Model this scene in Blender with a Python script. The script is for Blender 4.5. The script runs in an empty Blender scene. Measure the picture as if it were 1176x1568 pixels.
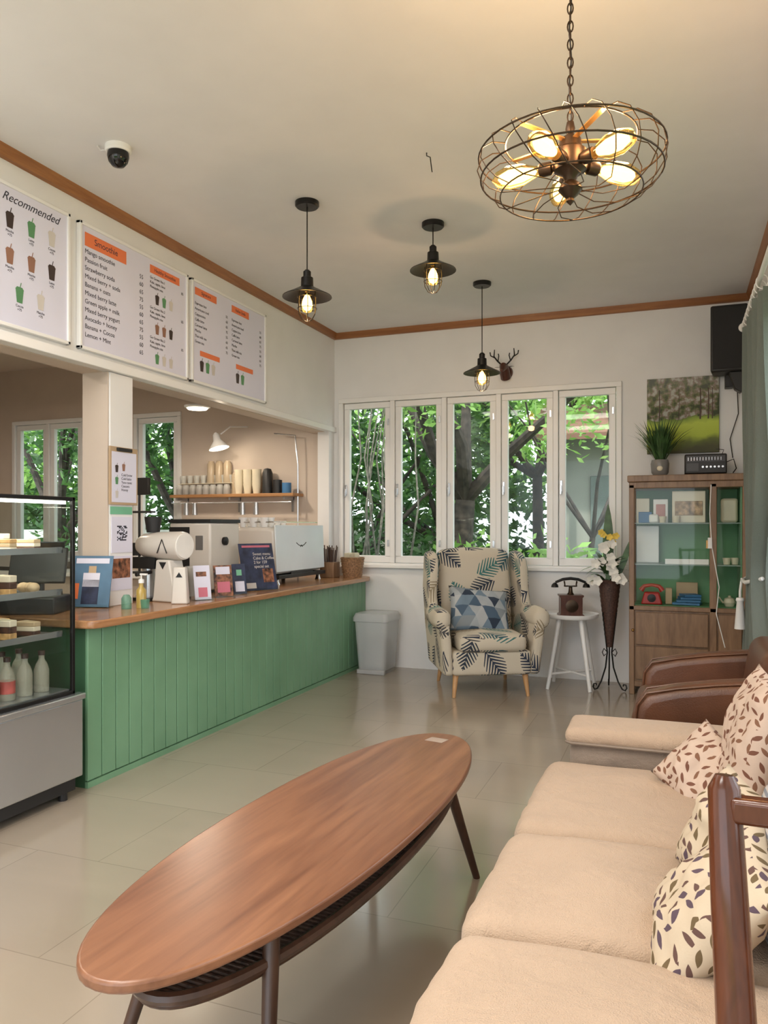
import bpy,bmesh,math,random
from mathutils import Vector,Matrix,Euler,noise
random.seed(11)
S=bpy.context.scene; COL=S.collection
pi=math.pi; R=math.radians
WORLDG={}
# ---------------------------------------------------------------- helpers
def grp(name,loc=(0,0,0),rz=0,world=False):
    e=bpy.data.objects.new(name,None); e.empty_display_size=.1
    e.location=loc; e.rotation_euler=(0,0,rz); COL.objects.link(e)
    if world: WORLDG[e.name]=Vector(loc)
    return e
def boxuv(me):
    uv=me.uv_layers.new(name="UVMap")
    for p in me.polygons:
        n=p.normal; ax=max(range(3),key=lambda i:abs(n[i]))
        for li in p.loop_indices:
            c=me.vertices[me.loops[li].vertex_index].co
            uv.data[li].uv=(c.y,c.z) if ax==0 else ((c.x,c.z) if ax==1 else (c.x,c.y))
def fin(name,bm,m,parent=None,bevel=0,ang=40,seg=2,sub=0):
    if parent and parent.name in WORLDG:
        bmesh.ops.translate(bm,verts=bm.verts,vec=-WORLDG[parent.name])
    bmesh.ops.recalc_face_normals(bm,faces=bm.faces)
    me=bpy.data.meshes.new(name); bm.to_mesh(me); bm.free()
    for p in me.polygons: p.use_smooth=True
    me.set_sharp_from_angle(angle=R(ang))
    boxuv(me)
    me.materials.append(m)
    ob=bpy.data.objects.new(name,me); COL.objects.link(ob)
    if parent: ob.parent=parent
    if bevel:
        b=ob.modifiers.new("bev",'BEVEL'); b.width=bevel; b.segments=seg; b.limit_method='ANGLE'; b.angle_limit=R(35)
    if sub:
        b=ob.modifiers.new("sub",'SUBSURF'); b.levels=sub; b.render_levels=sub
    return ob
def B(): return bmesh.new()
def bbox(bm,x0,x1,y0,y1,z0,z1,M=None):
    vs=[bm.verts.new((x,y,z)) for x in(x0,x1) for y in(y0,y1) for z in(z0,z1)]
    for f in((0,1,3,2),(4,6,7,5),(0,4,5,1),(2,3,7,6),(0,2,6,4),(1,5,7,3)): bm.faces.new([vs[i] for i in f])
    if M is not None: bmesh.ops.transform(bm,matrix=M,verts=vs)
    return vs
def frame(d):
    d=d.normalized(); u=Vector((0,0,1)) if abs(d.z)<.9 else Vector((1,0,0))
    a=d.cross(u).normalized(); b=d.cross(a).normalized(); return a,b
def btube(bm,pts,r,n=8,closed=False):
    pts=[Vector(p) for p in pts]; N=len(pts); rs=r if isinstance(r,(list,tuple)) else [r]*N
    rings=[]; a=None
    for i,p in enumerate(pts):
        if closed: d=pts[(i+1)%N]-pts[i-1]
        else: d=pts[min(i+1,N-1)]-pts[max(i-1,0)]
        if d.length<1e-9: d=Vector((0,0,1))
        d.normalize()
        if a is None: a,b=frame(d)
        else:
            a=(a-d*a.dot(d)); a=a.normalized() if a.length>1e-6 else frame(d)[0]
            b=d.cross(a)
        rings.append([bm.verts.new(p+(a*math.cos(2*pi*k/n)+b*math.sin(2*pi*k/n))*rs[i]) for k in range(n)])
    for i in range(N if closed else N-1):
        A=rings[i];C=rings[(i+1)%N]
        for k in range(n): bm.faces.new((A[k],A[(k+1)%n],C[(k+1)%n],C[k]))
    if not closed:
        bm.faces.new(rings[0]); bm.faces.new(rings[-1])
def bcyl(bm,p0,p1,r0,r1=None,n=20): btube(bm,[p0,p1],[r0,r0 if r1 is None else r1],n)
def blathe(bm,prof,c=(0,0,0),n=28,M=None):
    c=Vector(c); rings=[];allv=[]
    for r,z in prof:
        r=max(r,.0004)
        ring=[bm.verts.new((r*math.cos(2*pi*k/n),r*math.sin(2*pi*k/n),z)) for k in range(n)]
        rings.append(ring); allv+=ring
    for A,C in zip(rings,rings[1:]):
        for k in range(n): bm.faces.new((A[k],A[(k+1)%n],C[(k+1)%n],C[k]))
    if M is not None: bmesh.ops.transform(bm,matrix=M,verts=allv)
    bmesh.ops.translate(bm,verts=allv,vec=c)
    if prof[0][0]>.001: bm.faces.new(rings[0])
    if prof[-1][0]>.001: bm.faces.new(rings[-1])
def bsph(bm,c,r,sc=(1,1,1),seg=16):
    M=Matrix.Translation(Vector(c))@Matrix.Diagonal((sc[0],sc[1],sc[2],1))
    bmesh.ops.create_uvsphere(bm,u_segments=seg,v_segments=max(6,seg//2),radius=r,matrix=M)
def bsoft(bm,c,s,r,puff=0,n=10,M=None,wr=0,seed=0):
    t=bmesh.new(); bmesh.ops.create_cube(t,size=2)
    bmesh.ops.subdivide_edges(t,edges=t.edges[:],cuts=n,use_grid_fill=True)
    h=Vector(s)*.5; me=bpy.data.meshes.new("t")
    for v in t.verts:
        q=Vector([math.copysign(1-(1-abs(v.co[i]))**1.6,v.co[i]) for i in range(3)])
        p=Vector([q[i]*h[i] for i in range(3)])
        inn=Vector([max(-(h[i]-r),min(h[i]-r,p[i])) for i in range(3)])
        d=p-inn
        if d.length>1e-7:
            p=inn+d.normalized()*r
        if puff:
            for ax in range(3):
                o=[i for i in range(3) if i!=ax]
                k=(1-(p[o[0]]/h[o[0]])**2)*(1-(p[o[1]]/h[o[1]])**2)
                pf=puff if not isinstance(puff,(list,tuple)) else puff[ax]
                p[ax]+=math.copysign(pf*max(k,0),p[ax])*min(1,abs(p[ax])/h[ax])
        if wr:
            q=p+Vector((seed,0,0))
            p+=p.normalized()*wr*(noise.noise(q*6)+.5*noise.noise(Vector((q.x*5,q.y*16,q.z*5))))
        v.co=p
    T=Matrix.Translation(Vector(c))
    if M is not None: T=T@M
    bmesh.ops.transform(t,matrix=T,verts=t.verts)
    t.to_mesh(me); t.free(); bm.from_mesh(me); bpy.data.meshes.remove(me)
def bprof(bm,pts,plane,lo,hi,M=None):
    def mk(p,w):
        if plane=='XZ': return (p[0],w,p[1])
        if plane=='YZ': return (w,p[0],p[1])
        return (p[0],p[1],w)
    A=[bm.verts.new(mk(p,lo)) for p in pts]; C=[bm.verts.new(mk(p,hi)) for p in pts]
    n=len(pts)
    bm.faces.new(A); bm.faces.new(C[::-1])
    for k in range(n): bm.faces.new((A[k],C[k],C[(k+1)%n],A[(k+1)%n]))
    if M is not None: bmesh.ops.transform(bm,matrix=M,verts=A+C)
def bpillow(bm,c,w,h,t,M,n=18,seed=0):
    top={};bot={};vs=[]
    for i in range(n+1):
        for j in range(n+1):
            u=-1+2*i/n; v=-1+2*j/n
            e=max(0,(1-abs(u)**2.6))**.6*max(0,(1-abs(v)**2.6))**.6
            x=u*w/2*(1-.07*(1-v*v)); y=v*h/2*(1-.07*(1-u*u))
            nz=noise.noise(Vector((u*2+seed,v*2,seed)))*.35+noise.noise(Vector((u*5+seed,v*5,seed)))*.18
            z=t/2*e*(1+nz)
            a=bm.verts.new((x,y,z)); top[i,j]=a; vs.append(a)
            if i in(0,n) or j in(0,n): bot[i,j]=a
            else:
                b=bm.verts.new((x,y,-z)); bot[i,j]=b; vs.append(b)
    for i in range(n):
        for j in range(n):
            bm.faces.new((top[i,j],top[i+1,j],top[i+1,j+1],top[i,j+1]))
            try: bm.faces.new((bot[i,j],bot[i,j+1],bot[i+1,j+1],bot[i+1,j]))
            except ValueError: pass
    bmesh.ops.transform(bm,matrix=Matrix.Translation(Vector(c))@M,verts=vs)
def rot(x=0,y=0,z=0): return Euler((R(x),R(y),R(z))).to_matrix().to_4x4()
# ---------------------------------------------------------------- materials
def newmat(name):
    m=bpy.data.materials.new(name); m.use_nodes=True; nt=m.node_tree; nt.nodes.clear()
    out=nt.nodes.new('ShaderNodeOutputMaterial'); return m,nt,out
def N(nt,t,**k):
    n=nt.nodes.new(t)
    for a,b in k.items(): setattr(n,a,b)
    return n
def setin(nt,n,i,v):
    if isinstance(v,bpy.types.NodeSocket): nt.links.new(v,n.inputs[i])
    else: n.inputs[i].default_value=v
def MA(nt,op,a,b=None,c=None):
    n=N(nt,'ShaderNodeMath',operation=op); setin(nt,n,0,a)
    if b is not None: setin(nt,n,1,b)
    if c is not None: setin(nt,n,2,c)
    return n.outputs[0]
def MIX(nt,f,a,b):
    n=N(nt,'ShaderNodeMix',data_type='RGBA')
    setin(nt,n,0,f)
    for i,v in((6,a),(7,b)):
        if isinstance(v,bpy.types.NodeSocket): nt.links.new(v,n.inputs[i])
        else: n.inputs[i].default_value=(*v[:3],1)
    return n.outputs[2]
def ramp(nt,f,stops,interp='LINEAR'):
    n=N(nt,'ShaderNodeValToRGB'); n.color_ramp.interpolation=interp
    el=n.color_ramp.elements
    while len(el)<len(stops): el.new(.5)
    for e,(p,c) in zip(el,stops): e.position=p; e.color=(*c,1)
    nt.links.new(f,n.inputs[0]); return n.outputs[0]
def bsdf(nt,out,col,rough=.5,metal=0,**kw):
    b=N(nt,'ShaderNodeBsdfPrincipled')
    if isinstance(col,bpy.types.NodeSocket): nt.links.new(col,b.inputs['Base Color'])
    else: b.inputs['Base Color'].default_value=(*col,1)
    setin(nt,b,b.inputs.find('Roughness'),rough); b.inputs['Metallic'].default_value=metal
    for k,v in kw.items(): b.inputs[k.replace('_',' ')].default_value=v
    nt.links.new(b.outputs[0],out.inputs[0]); return b
def bump(nt,b,h,strength=.2,dist=.01):
    n=N(nt,'ShaderNodeBump'); n.inputs['Strength'].default_value=strength; n.inputs['Distance'].default_value=dist
    nt.links.new(h,n.inputs['Height']); nt.links.new(n.outputs[0],b.inputs['Normal'])
def objc(nt,scale=(1,1,1),kind='Object'):
    t=N(nt,'ShaderNodeTexCoord'); m=N(nt,'ShaderNodeMapping'); m.inputs['Scale'].default_value=scale
    nt.links.new(t.outputs[kind],m.inputs[0]); return m.outputs[0]
def noi(nt,vec,scale,detail=3,dist=0):
    n=N(nt,'ShaderNodeTexNoise'); n.inputs['Scale'].default_value=scale; n.inputs['Detail'].default_value=detail
    n.inputs['Distortion'].default_value=dist; nt.links.new(vec,n.inputs['Vector']); return n.outputs[0]
def plain(name,c,rough=.5,metal=0,var=.06,bs=0,bscale=200,scale=4,**kw):
    m,nt,out=newmat(name); v=objc(nt); f=noi(nt,v,scale)
    c2=tuple(max(0,x*(1-var*2)) for x in c); c1=tuple(min(1,x*(1+var)) for x in c)
    b=bsdf(nt,out,ramp(nt,f,[(.3,c2),(.7,c1)]),rough,metal,**kw)
    if bs: bump(nt,b,noi(nt,v,bscale,2),bs,.003)
    return m
def wood(name,c1,c2,sc=(14,1.2,14),rough=.4,c3=None):
    m,nt,out=newmat(name); v=objc(nt,sc)
    f=noi(nt,v,1.6,5,.6); g=noi(nt,objc(nt,tuple(x*5 for x in sc)),1.5,3)
    mixf=MA(nt,'ADD',MA(nt,'MULTIPLY',f,.75),MA(nt,'MULTIPLY',g,.25))
    st=[(.32,c1),(.5,tuple((a+b)/2 for a,b in zip(c1,c2))),(.68,c2)]
    b=bsdf(nt,out,ramp(nt,mixf,st),rough); bump(nt,b,g,.08,.002); return m
def emis(name,c,s):
    m,nt,out=newmat(name); e=N(nt,'ShaderNodeEmission'); e.inputs[0].default_value=(*c,1); e.inputs[1].default_value=s
    nt.links.new(e.outputs[0],out.inputs[0]); return m
def glass(name,tint=(1,1,1),base=.02,k=.3,rough=.02):
    m,nt,out=newmat(name); t=N(nt,'ShaderNodeBsdfTransparent'); t.inputs[0].default_value=(*tint,1)
    g=N(nt,'ShaderNodeBsdfGlossy'); g.inputs['Roughness'].default_value=rough
    lw=N(nt,'ShaderNodeLayerWeight'); lw.inputs[0].default_value=.2
    f=MA(nt,'MULTIPLY_ADD',lw.outputs['Fresnel'],k,base)
    mx=N(nt,'ShaderNodeMixShader'); nt.links.new(f,mx.inputs[0]); nt.links.new(t.outputs[0],mx.inputs[1]); nt.links.new(g.outputs[0],mx.inputs[2])
    nt.links.new(mx.outputs[0],out.inputs[0]); return m
def milky(name,c,alpha):
    m,nt,out=newmat(name); t=N(nt,'ShaderNodeBsdfTransparent')
    b=N(nt,'ShaderNodeBsdfPrincipled'); b.inputs['Base Color'].default_value=(*c,1); b.inputs['Roughness'].default_value=.25
    mx=N(nt,'ShaderNodeMixShader'); mx.inputs[0].default_value=alpha
    nt.links.new(t.outputs[0],mx.inputs[1]); nt.links.new(b.outputs[0],mx.inputs[2]); nt.links.new(mx.outputs[0],out.inputs[0]); return m
def leafpat(name,bg,cols,scale,frond=True,width=.30,length=.5):
    m,nt,out=newmat(name); uv=objc(nt,(scale,scale,1),'UV')
    vo=N(nt,'ShaderNodeTexVoronoi',voronoi_dimensions='2D'); vo.inputs['Scale'].default_value=1; vo.inputs['Randomness'].default_value=.55
    nt.links.new(uv,vo.inputs['Vector'])
    sub=N(nt,'ShaderNodeVectorMath',operation='SUBTRACT'); nt.links.new(uv,sub.inputs[0]); nt.links.new(vo.outputs['Position'],sub.inputs[1])
    sc=N(nt,'ShaderNodeSeparateColor'); nt.links.new(vo.outputs['Color'],sc.inputs[0])
    vr=N(nt,'ShaderNodeVectorRotate',rotation_type='Z_AXIS'); nt.links.new(sub.outputs[0],vr.inputs['Vector'])
    nt.links.new(MA(nt,'MULTIPLY',sc.outputs[0],6.283),vr.inputs['Angle'])
    sx=N(nt,'ShaderNodeSeparateXYZ'); nt.links.new(vr.outputs[0],sx.inputs[0]); x,y=sx.outputs[0],sx.outputs[1]
    ay=MA(nt,'ABSOLUTE',y)
    w=MA(nt,'MULTIPLY',MA(nt,'SUBTRACT',1,MA(nt,'POWER',MA(nt,'ABSOLUTE',MA(nt,'DIVIDE',x,length)),2)),width)
    if frond:
        ph=MA(nt,'MULTIPLY',MA(nt,'SUBTRACT',x,MA(nt,'MULTIPLY',ay,1.1)),44)
        s=MA(nt,'SINE',ph)
        rel=MA(nt,'DIVIDE',ay,MA(nt,'MAXIMUM',w,.001))
        st=MA(nt,'GREATER_THAN',s,MA(nt,'MULTIPLY_ADD',rel,1.25,-.65))
        rib=MA(nt,'LESS_THAN',ay,.012)
        mask=MA(nt,'MULTIPLY',MA(nt,'LESS_THAN',ay,MA(nt,'MAXIMUM',w,0)),MA(nt,'MAXIMUM',st,rib))
    else: mask=MA(nt,'LESS_THAN',ay,w)
    st=[(i/len(cols),c) for i,c in enumerate(cols)]
    col=ramp(nt,sc.outputs[1],st,'CONSTANT')
    c=MIX(nt,mask,bg,col)
    b=bsdf(nt,out,c,.85); bump(nt,b,noi(nt,objc(nt),260,2),.15,.002); return m
def tripat(name,cols,scale):
    m,nt,out=newmat(name); uv=objc(nt,(scale,scale*1.15,1),'UV')
    sx=N(nt,'ShaderNodeSeparateXYZ'); nt.links.new(uv,sx.inputs[0])
    u=MA(nt,'ADD',sx.outputs[0],MA(nt,'MULTIPLY',sx.outputs[1],.5))
    fx=MA(nt,'FLOOR',u); fy=MA(nt,'FLOOR',sx.outputs[1])
    rx=MA(nt,'FRACT',u); ry=MA(nt,'FRACT',sx.outputs[1])
    d=MA(nt,'GREATER_THAN',ry,rx)
    cv=N(nt,'ShaderNodeCombineXYZ'); nt.links.new(fx,cv.inputs[0]); nt.links.new(fy,cv.inputs[1]); nt.links.new(d,cv.inputs[2])
    wn=N(nt,'ShaderNodeTexWhiteNoise'); nt.links.new(cv.outputs[0],wn.inputs['Vector'])
    bsdf(nt,out,ramp(nt,wn.outputs[0],[(i/len(cols),c) for i,c in enumerate(cols)],'CONSTANT'),.85); return m

m_wall=plain("wall_paint_white",(.78,.78,.775),.6,var=.015,bs=.05,bscale=60)
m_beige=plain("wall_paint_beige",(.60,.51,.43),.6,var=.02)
m_ceil=plain("ceiling_paint",(.735,.73,.735),.7,var=.015)
m_white=plain("white_lacquer",(.82,.82,.81),.3,var=.01)
m_trim=wood("orange_wood_trim",(.22,.08,.025),(.36,.15,.05),(20,1.5,20),.35)
m_trimx=wood("orange_wood_trim_x",(.22,.08,.025),(.36,.15,.05),(1.5,20,20),.35)
m_black=plain("black_metal",(.012,.011,.011),.35,.4,var=.1)
m_blackp=plain("black_plastic",(.015,.015,.016),.45,var=.1)
m_steel=plain("stainless_steel",(.64,.67,.71),.26,.9,var=.04,scale=2)
m_chrome=plain("chrome",(.8,.8,.8),.12,1,var=.01)
m_glass=glass("window_glass",(.98,1,.99),.01,.10)
m_clear=glass("clear_glass",(.95,.975,.965),.02,.22)
m_bulbg=glass("bulb_glass",(1,.85,.5),.04,.4)
m_fil=emis("bulb_filament",(1,.58,.18),24)
m_bronze=plain("dark_bronze",(.055,.035,.022),.35,.8,var=.1)
m_text=plain("ink_dark",(.03,.03,.05),.7,var=0)
m_paper=plain("paper_white",(.70,.70,.83),.5,var=.01)
m_orange=plain("print_orange",(.80,.20,.07),.5,var=.02)
m_slab=wood("counter_wood",(.26,.12,.05),(.46,.24,.115),(14,1.0,14),.20)
m_table=wood("walnut_table",(.13,.050,.026),(.27,.122,.062),(11,.9,11),.30)
m_dkwood=wood("dark_walnut",(.035,.016,.009),(.08,.036,.020),(10,10,2),.35)
m_redwood=wood("reddish_chair_wood",(.045,.012,.005),(.12,.034,.012),(14,14,3),.18)
m_cab=wood("cabinet_wood",(.17,.095,.05),(.30,.18,.10),(12,12,2),.4)
m_oak=wood("oak_leg",(.45,.24,.10),(.62,.36,.17),(14,14,2),.4)
m_shelf=wood("shelf_wood",(.28,.13,.05),(.45,.24,.10),(1.2,14,14),.4)

def green_panel():
    m,nt,out=newmat("green_painted_panel"); v=objc(nt)
    f=noi(nt,v,2.5,3)
    b=bsdf(nt,out,ramp(nt,f,[(.3,(.145,.30,.175)),(.7,(.19,.37,.225))]),.36); bump(nt,b,noi(nt,objc(nt,(40,40,2)),3,3),.1,.002); return m
m_green=green_panel()
def floor_mat():
    m,nt,out=newmat("glazed_floor_tiles"); v=objc(nt)
    br=N(nt,'ShaderNodeTexBrick',offset=0.5,squash=1); nt.links.new(v,br.inputs['Vector'])
    br.inputs['Scale'].default_value=1; br.inputs['Brick Width'].default_value=.6; br.inputs['Row Height'].default_value=.6
    br.inputs['Mortar Size'].default_value=.0022; br.inputs['Mortar Smooth'].default_value=.3; br.inputs['Bias'].default_value=0
    br.inputs['Color1'].default_value=(.31,.262,.205,1); br.inputs['Color2'].default_value=(.345,.292,.23,1); br.inputs['Mortar'].default_value=(.21,.17,.13,1)
    f=noi(nt,objc(nt,(1,3,1)),1.3,5,.5)
    c=MIX(nt,MA(nt,'MULTIPLY',f,.40),br.outputs[0],(.44,.37,.295))
    b=bsdf(nt,out,c,MA(nt,'MULTIPLY_ADD',f,.12,.08)); b.inputs['Specular IOR Level'].default_value=1.0
    b.inputs['IOR'].default_value=1.65
    bump(nt,b,noi(nt,v,3,2),.025,.01); return m
m_floor=floor_mat()
# ---------------------------------------------------------------- room shell
H=3.145; YF=6.72; XL=-3.06; XR=.56; YB=-1.8
def multi(name,boxes,m,bevel=0,parent=None):
    bm=B()
    for b in boxes: bbox(bm,*b)
    return fin(name,bm,m,parent,bevel)
multi("floor",[(-7.6,XR+.15,YB-.15,YF+.15,-.12,0)],m_floor)
multi("ceiling",[(XL-.2,XR+.15,YB-.15,YF+.15,H,H+.12)],m_ceil)
WZ0,WZ1=.92,2.52; WX0,WX1=-3.01,-.425
multi("wall_far",[(-3.16,WX0,YF,YF+.15,0,H),(WX1,XR+.15,YF,YF+.15,0,H),(WX0,WX1,YF,YF+.15,0,WZ0),(WX0,WX1,YF,YF+.15,WZ1,H)],m_wall)
multi("wall_kitchen_back",[(-7.6,-7.09,YF,YF+.15,0,H),(-6.06,-5.40,YF,YF+.15,0,H),(-4.80,-3.16,YF,YF+.15,0,H),
   (-7.09,-6.06,YF,YF+.15,0,WZ0),(-7.09,-6.06,YF,YF+.15,WZ1-.02,H),(-5.40,-4.80,YF,YF+.15,0,WZ0),(-5.40,-4.80,YF,YF+.15,WZ1-.02,H)],m_beige)
multi("wall_kitchen_left",[(-7.6,-7.5,YB,YF,0,H)],m_beige)
multi("ceiling_kitchen",[(-7.5,XL-.2,YB,YF,3.08,3.2)],m_beige)
multi("wall_left",[(XL-.2,XL,YB,YF,2.21,H),(XL-.2,XL,YB,.9,0,2.21)],m_wall)
multi("trim_header_ledge",[(XL-.05,XL+.022,.9,YF,2.202,2.252)],m_white,.004)
multi("trim_header_soffit",[(XL-.205,XL-.05,.9,YF,2.20,2.212),(XL-.208,XL-.2,.9,YF,2.20,3.08)],m_beige)
multi("pillar",[(XL-.19,XL-.004,3.60,3.80,.84,2.2)],m_wall,.004)
multi("pillar_side_shade",[(XL-.195,XL-.012,3.590,3.598,.84,2.2)],m_beige)  # thin beige sheet puts the shade of the pillar's side face into colour
multi("wall_left_shade_block",[(XL-.12,XL-.004,6.60,YF,.0,2.205)],m_wall)  # added block standing in for shade on the far wall
RW=[(.6,2.6),(3.0,5.0)]
bx=[(XR,XR+.15,YB,RW[0][0],0,H),(XR,XR+.15,RW[0][1],RW[1][0],0,H),(XR,XR+.15,RW[1][1],YF,0,H)]
for a,b in RW: bx+=[(XR,XR+.15,a,b,0,.95),(XR,XR+.15,a,b,2.45,H)]
multi("wall_right",bx,m_wall)
multi("wall_back",[(-7.6,-3.0,YB-.15,YB,0,H),(.3,XR,YB-.15,YB,0,H),(-3.0,.3,YB-.15,YB,2.6,H),(-3.0,.3,YB-.15,YB,0,.15)],m_wall)
def crown(name,a,b,m,nx,ny):
    bm=B(); pr=[(0,0),(.045,0),(.040,-.012),(.02,-.050),(0,-.055)]
    n=Vector((nx,ny,0))
    A=[bm.verts.new(Vector(a)+n*p[0]+Vector((0,0,p[1]))) for p in pr]; C=[bm.verts.new(Vector(b)+n*p[0]+Vector((0,0,p[1]))) for p in pr]
    bm.faces.new(A);bm.faces.new(C[::-1])
    for k in range(5): bm.faces.new((A[k],C[k],C[(k+1)%5],A[(k+1)%5]))
    fin(name,bm,m)
crown("trim_1",(XL,YB,H),(XL,YF,H),m_trim,1,0)
crown("trim_2",(XL,YF,H),(XR,YF,H),m_trimx,0,-1)
crown("trim_3",(XR,YB,H),(XR,YF,H),m_trim,-1,0)
def window(name,x0,x1,z0,z1,n,y,handles=True):
    g=grp(name,((x0+x1)/2,y,(z0+z1)/2),world=True)
    bm=B(); f=.045
    for b in((x0,x1,z0,z0+f),(x0,x1,z1-f,z1),(x0,x0+f,z0+f,z1-f),(x1-f,x1,z0+f,z1-f)):
        bbox(bm,b[0],b[1],y-.02,y+.10,b[2],b[3])
    bbox(bm,x0-.0,x1+.0,y-.05,y-.02,z0-.0,z0+.03)
    w=(x1-x0-2*f)/n
    for i in range(1,n): bbox(bm,x0+f+i*w-.022,x0+f+i*w+.022,y-.015,y+.09,z0+f,z1-f)
    fin("frame",bm,m_white,g,.004)
    bm=B(); gl=B(); hd=B(); s=.055
    for i in range(n):
        a=x0+f+i*w+(.022 if i else .002)+.003; b=x0+f+(i+1)*w-(.022 if i<n-1 else .002)-.003; c=z0+f+.003; d=z1-f-.003
        for q in((a,b,c,c+s+.01),(a,b,d-s,d),(a,a+s,c+s,d-s),(b-s,b,c+s,d-s)): bbox(bm,q[0],q[1],y+.005,y+.055,q[2],q[3])
        bbox(gl,a+s,b-s,y+.028,y+.032,c+s,d-s)
        if handles:
            bbox(hd,a+.012,a+.030,y-.012,y+.006,1.60,1.70); bbox(hd,a+.014,a+.026,y-.035,y-.012,1.58,1.66)
            bbox(hd,b-.03,b-.012,y-.004,y+.006,1.12,1.18); bbox(hd,b-.03,b-.012,y-.004,y+.006,2.25,2.31)
    fin("sashes",bm,m_white,g,.004)
    fin("glass",gl,m_glass,g)
    if handles: fin("handles",hd,m_steel,g,.002)
window("window_1",WX0,WX1,WZ0,WZ1,5,YF)
window("window_2",-7.09,-6.06,WZ0,WZ1-.02,2,YF,False)
window("window_3",-5.40,-4.80,WZ0,WZ1-.02,1,YF,False)
def windowx(name,y0,y1,z0,z1,x):
    g=grp(name,(x,(y0+y1)/2,(z0+z1)/2),world=True); bm=B(); f=.06
    for b in((y0,y1,z0,z0+f),(y0,y1,z1-f,z1),(y0,y0+f,z0+f,z1-f),(y1-f,y1,z0+f,z1-f)): bbox(bm,x+.02,x+.12,b[0],b[1],b[2],b[3])
    for i in(1,2,3):
        yy=y0+(y1-y0)*i/4; bbox(bm,x+.03,x+.11,yy-.03,yy+.03,z0+f,z1-f)
    fin("frame",bm,m_white,g,.004)
for i,(a,b) in enumerate(RW): windowx("window_%d"%(4+i),a,b,.95,2.45,XR)

# ---------------------------------------------------------------- counter
g=grp("service_counter",(-3.0,4.9,0),world=True)
bm=B(); Y0,Y1=3.05,YF-.004
y=Y0
while y<Y1-.01:
    y2=min(y+.105,Y1); bbox(bm,-2.755,-2.735,y+.003,y2-.003,.035,.80); y=y2
fin("green_planks",bm,m_green,g,.003)
multi("groove_backing",[(-2.80,-2.75,Y0,Y1,.0,.80),(-3.32,-2.80,Y0,Y0+.03,0,.80),(-3.34,-3.32,Y0,Y1,0,.80)],plain("green_dark",(.04,.11,.055),.6),0,g)
multi("kick_strip",[(-2.752,-2.732,Y0,Y1,.0,.03)],m_green,0,g)
bm=B()
bprof(bm,[(-3.42,3.0),(-2.70,3.0),(-2.665,3.02),(-2.65,3.06),(-2.65,6.60),(-2.67,6.66),(-2.72,6.712),(-3.42,6.712)],'XY',.80,.84)
fin("wood_slab",bm,m_slab,g,.008,seg=3)
g=grp("kitchen_back_counter",(-5.2,6.4,0),world=True)
multi("cabinet",[(-7.4,-3.5,6.15,YF-.003,0,.80)],m_beige,.004,g)
multi("top",[(-7.4,-3.48,6.10,YF-.003,.80,.84)],m_white,.006,g)
# ---------------------------------------------------------------- text helper
def txt(parent,s,size,loc,rt,m,al='LEFT',shear=0,ls=1):
    c=bpy.data.curves.new("lettering",'FONT'); c.body=s; c.size=size; c.align_x=al; c.shear=shear; c.space_line=ls; c.extrude=.0003
    o=bpy.data.objects.new("lettering",c); COL.objects.link(o); c.materials.append(m)
    l=Vector(loc)
    if parent.name in WORLDG: l=l-WORLDG[parent.name]
    o.location=l; o.rotation_euler=rt; o.parent=parent; return o
RX=(pi/2,0,pi/2)
m_cupdark=plain("print_coffee",(.045,.028,.025),.5); m_cupgreen=plain("print_green",(.10,.27,.12),.5); m_cuptan=plain("print_tan",(.30,.15,.10),.5)
m_cuppink=plain("print_cream",(.60,.56,.52),.5); m_mint=plain("mint_tape",(.18,.48,.30),.5)
def cups(parent,pts,x,s=.05,order=(0,1,3,2)):
    mats=[m_cupdark,m_cuptan,m_cupgreen,m_cuppink]
    for k in range(4):
        bm=B(); any_=False
        for i,(y,z) in enumerate(pts):
            if order[(i*3+i//4)%4]!=k: continue
            any_=True
            bprof(bm,[(y-s*.26,z),(y+s*.26,z),(y+s*.38,z+s),(y-s*.38,z+s)],'YZ',x,x+.001)
            bprof(bm,[(y-s*.42,z+s),(y+s*.42,z+s),(y+s*.25,z+s*1.2),(y-s*.25,z+s*1.2)],'YZ',x,x+.001)
            bprof(bm,[(y+s*.02,z+s*1.2),(y+s*.08,z+s*1.2),(y+s*.18,z+s*1.55),(y+s*.12,z+s*1.55)],'YZ',x,x+.001)
        if any_: fin("drink_picture",bm,mats[k],parent)
        else: bm.free()
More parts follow.
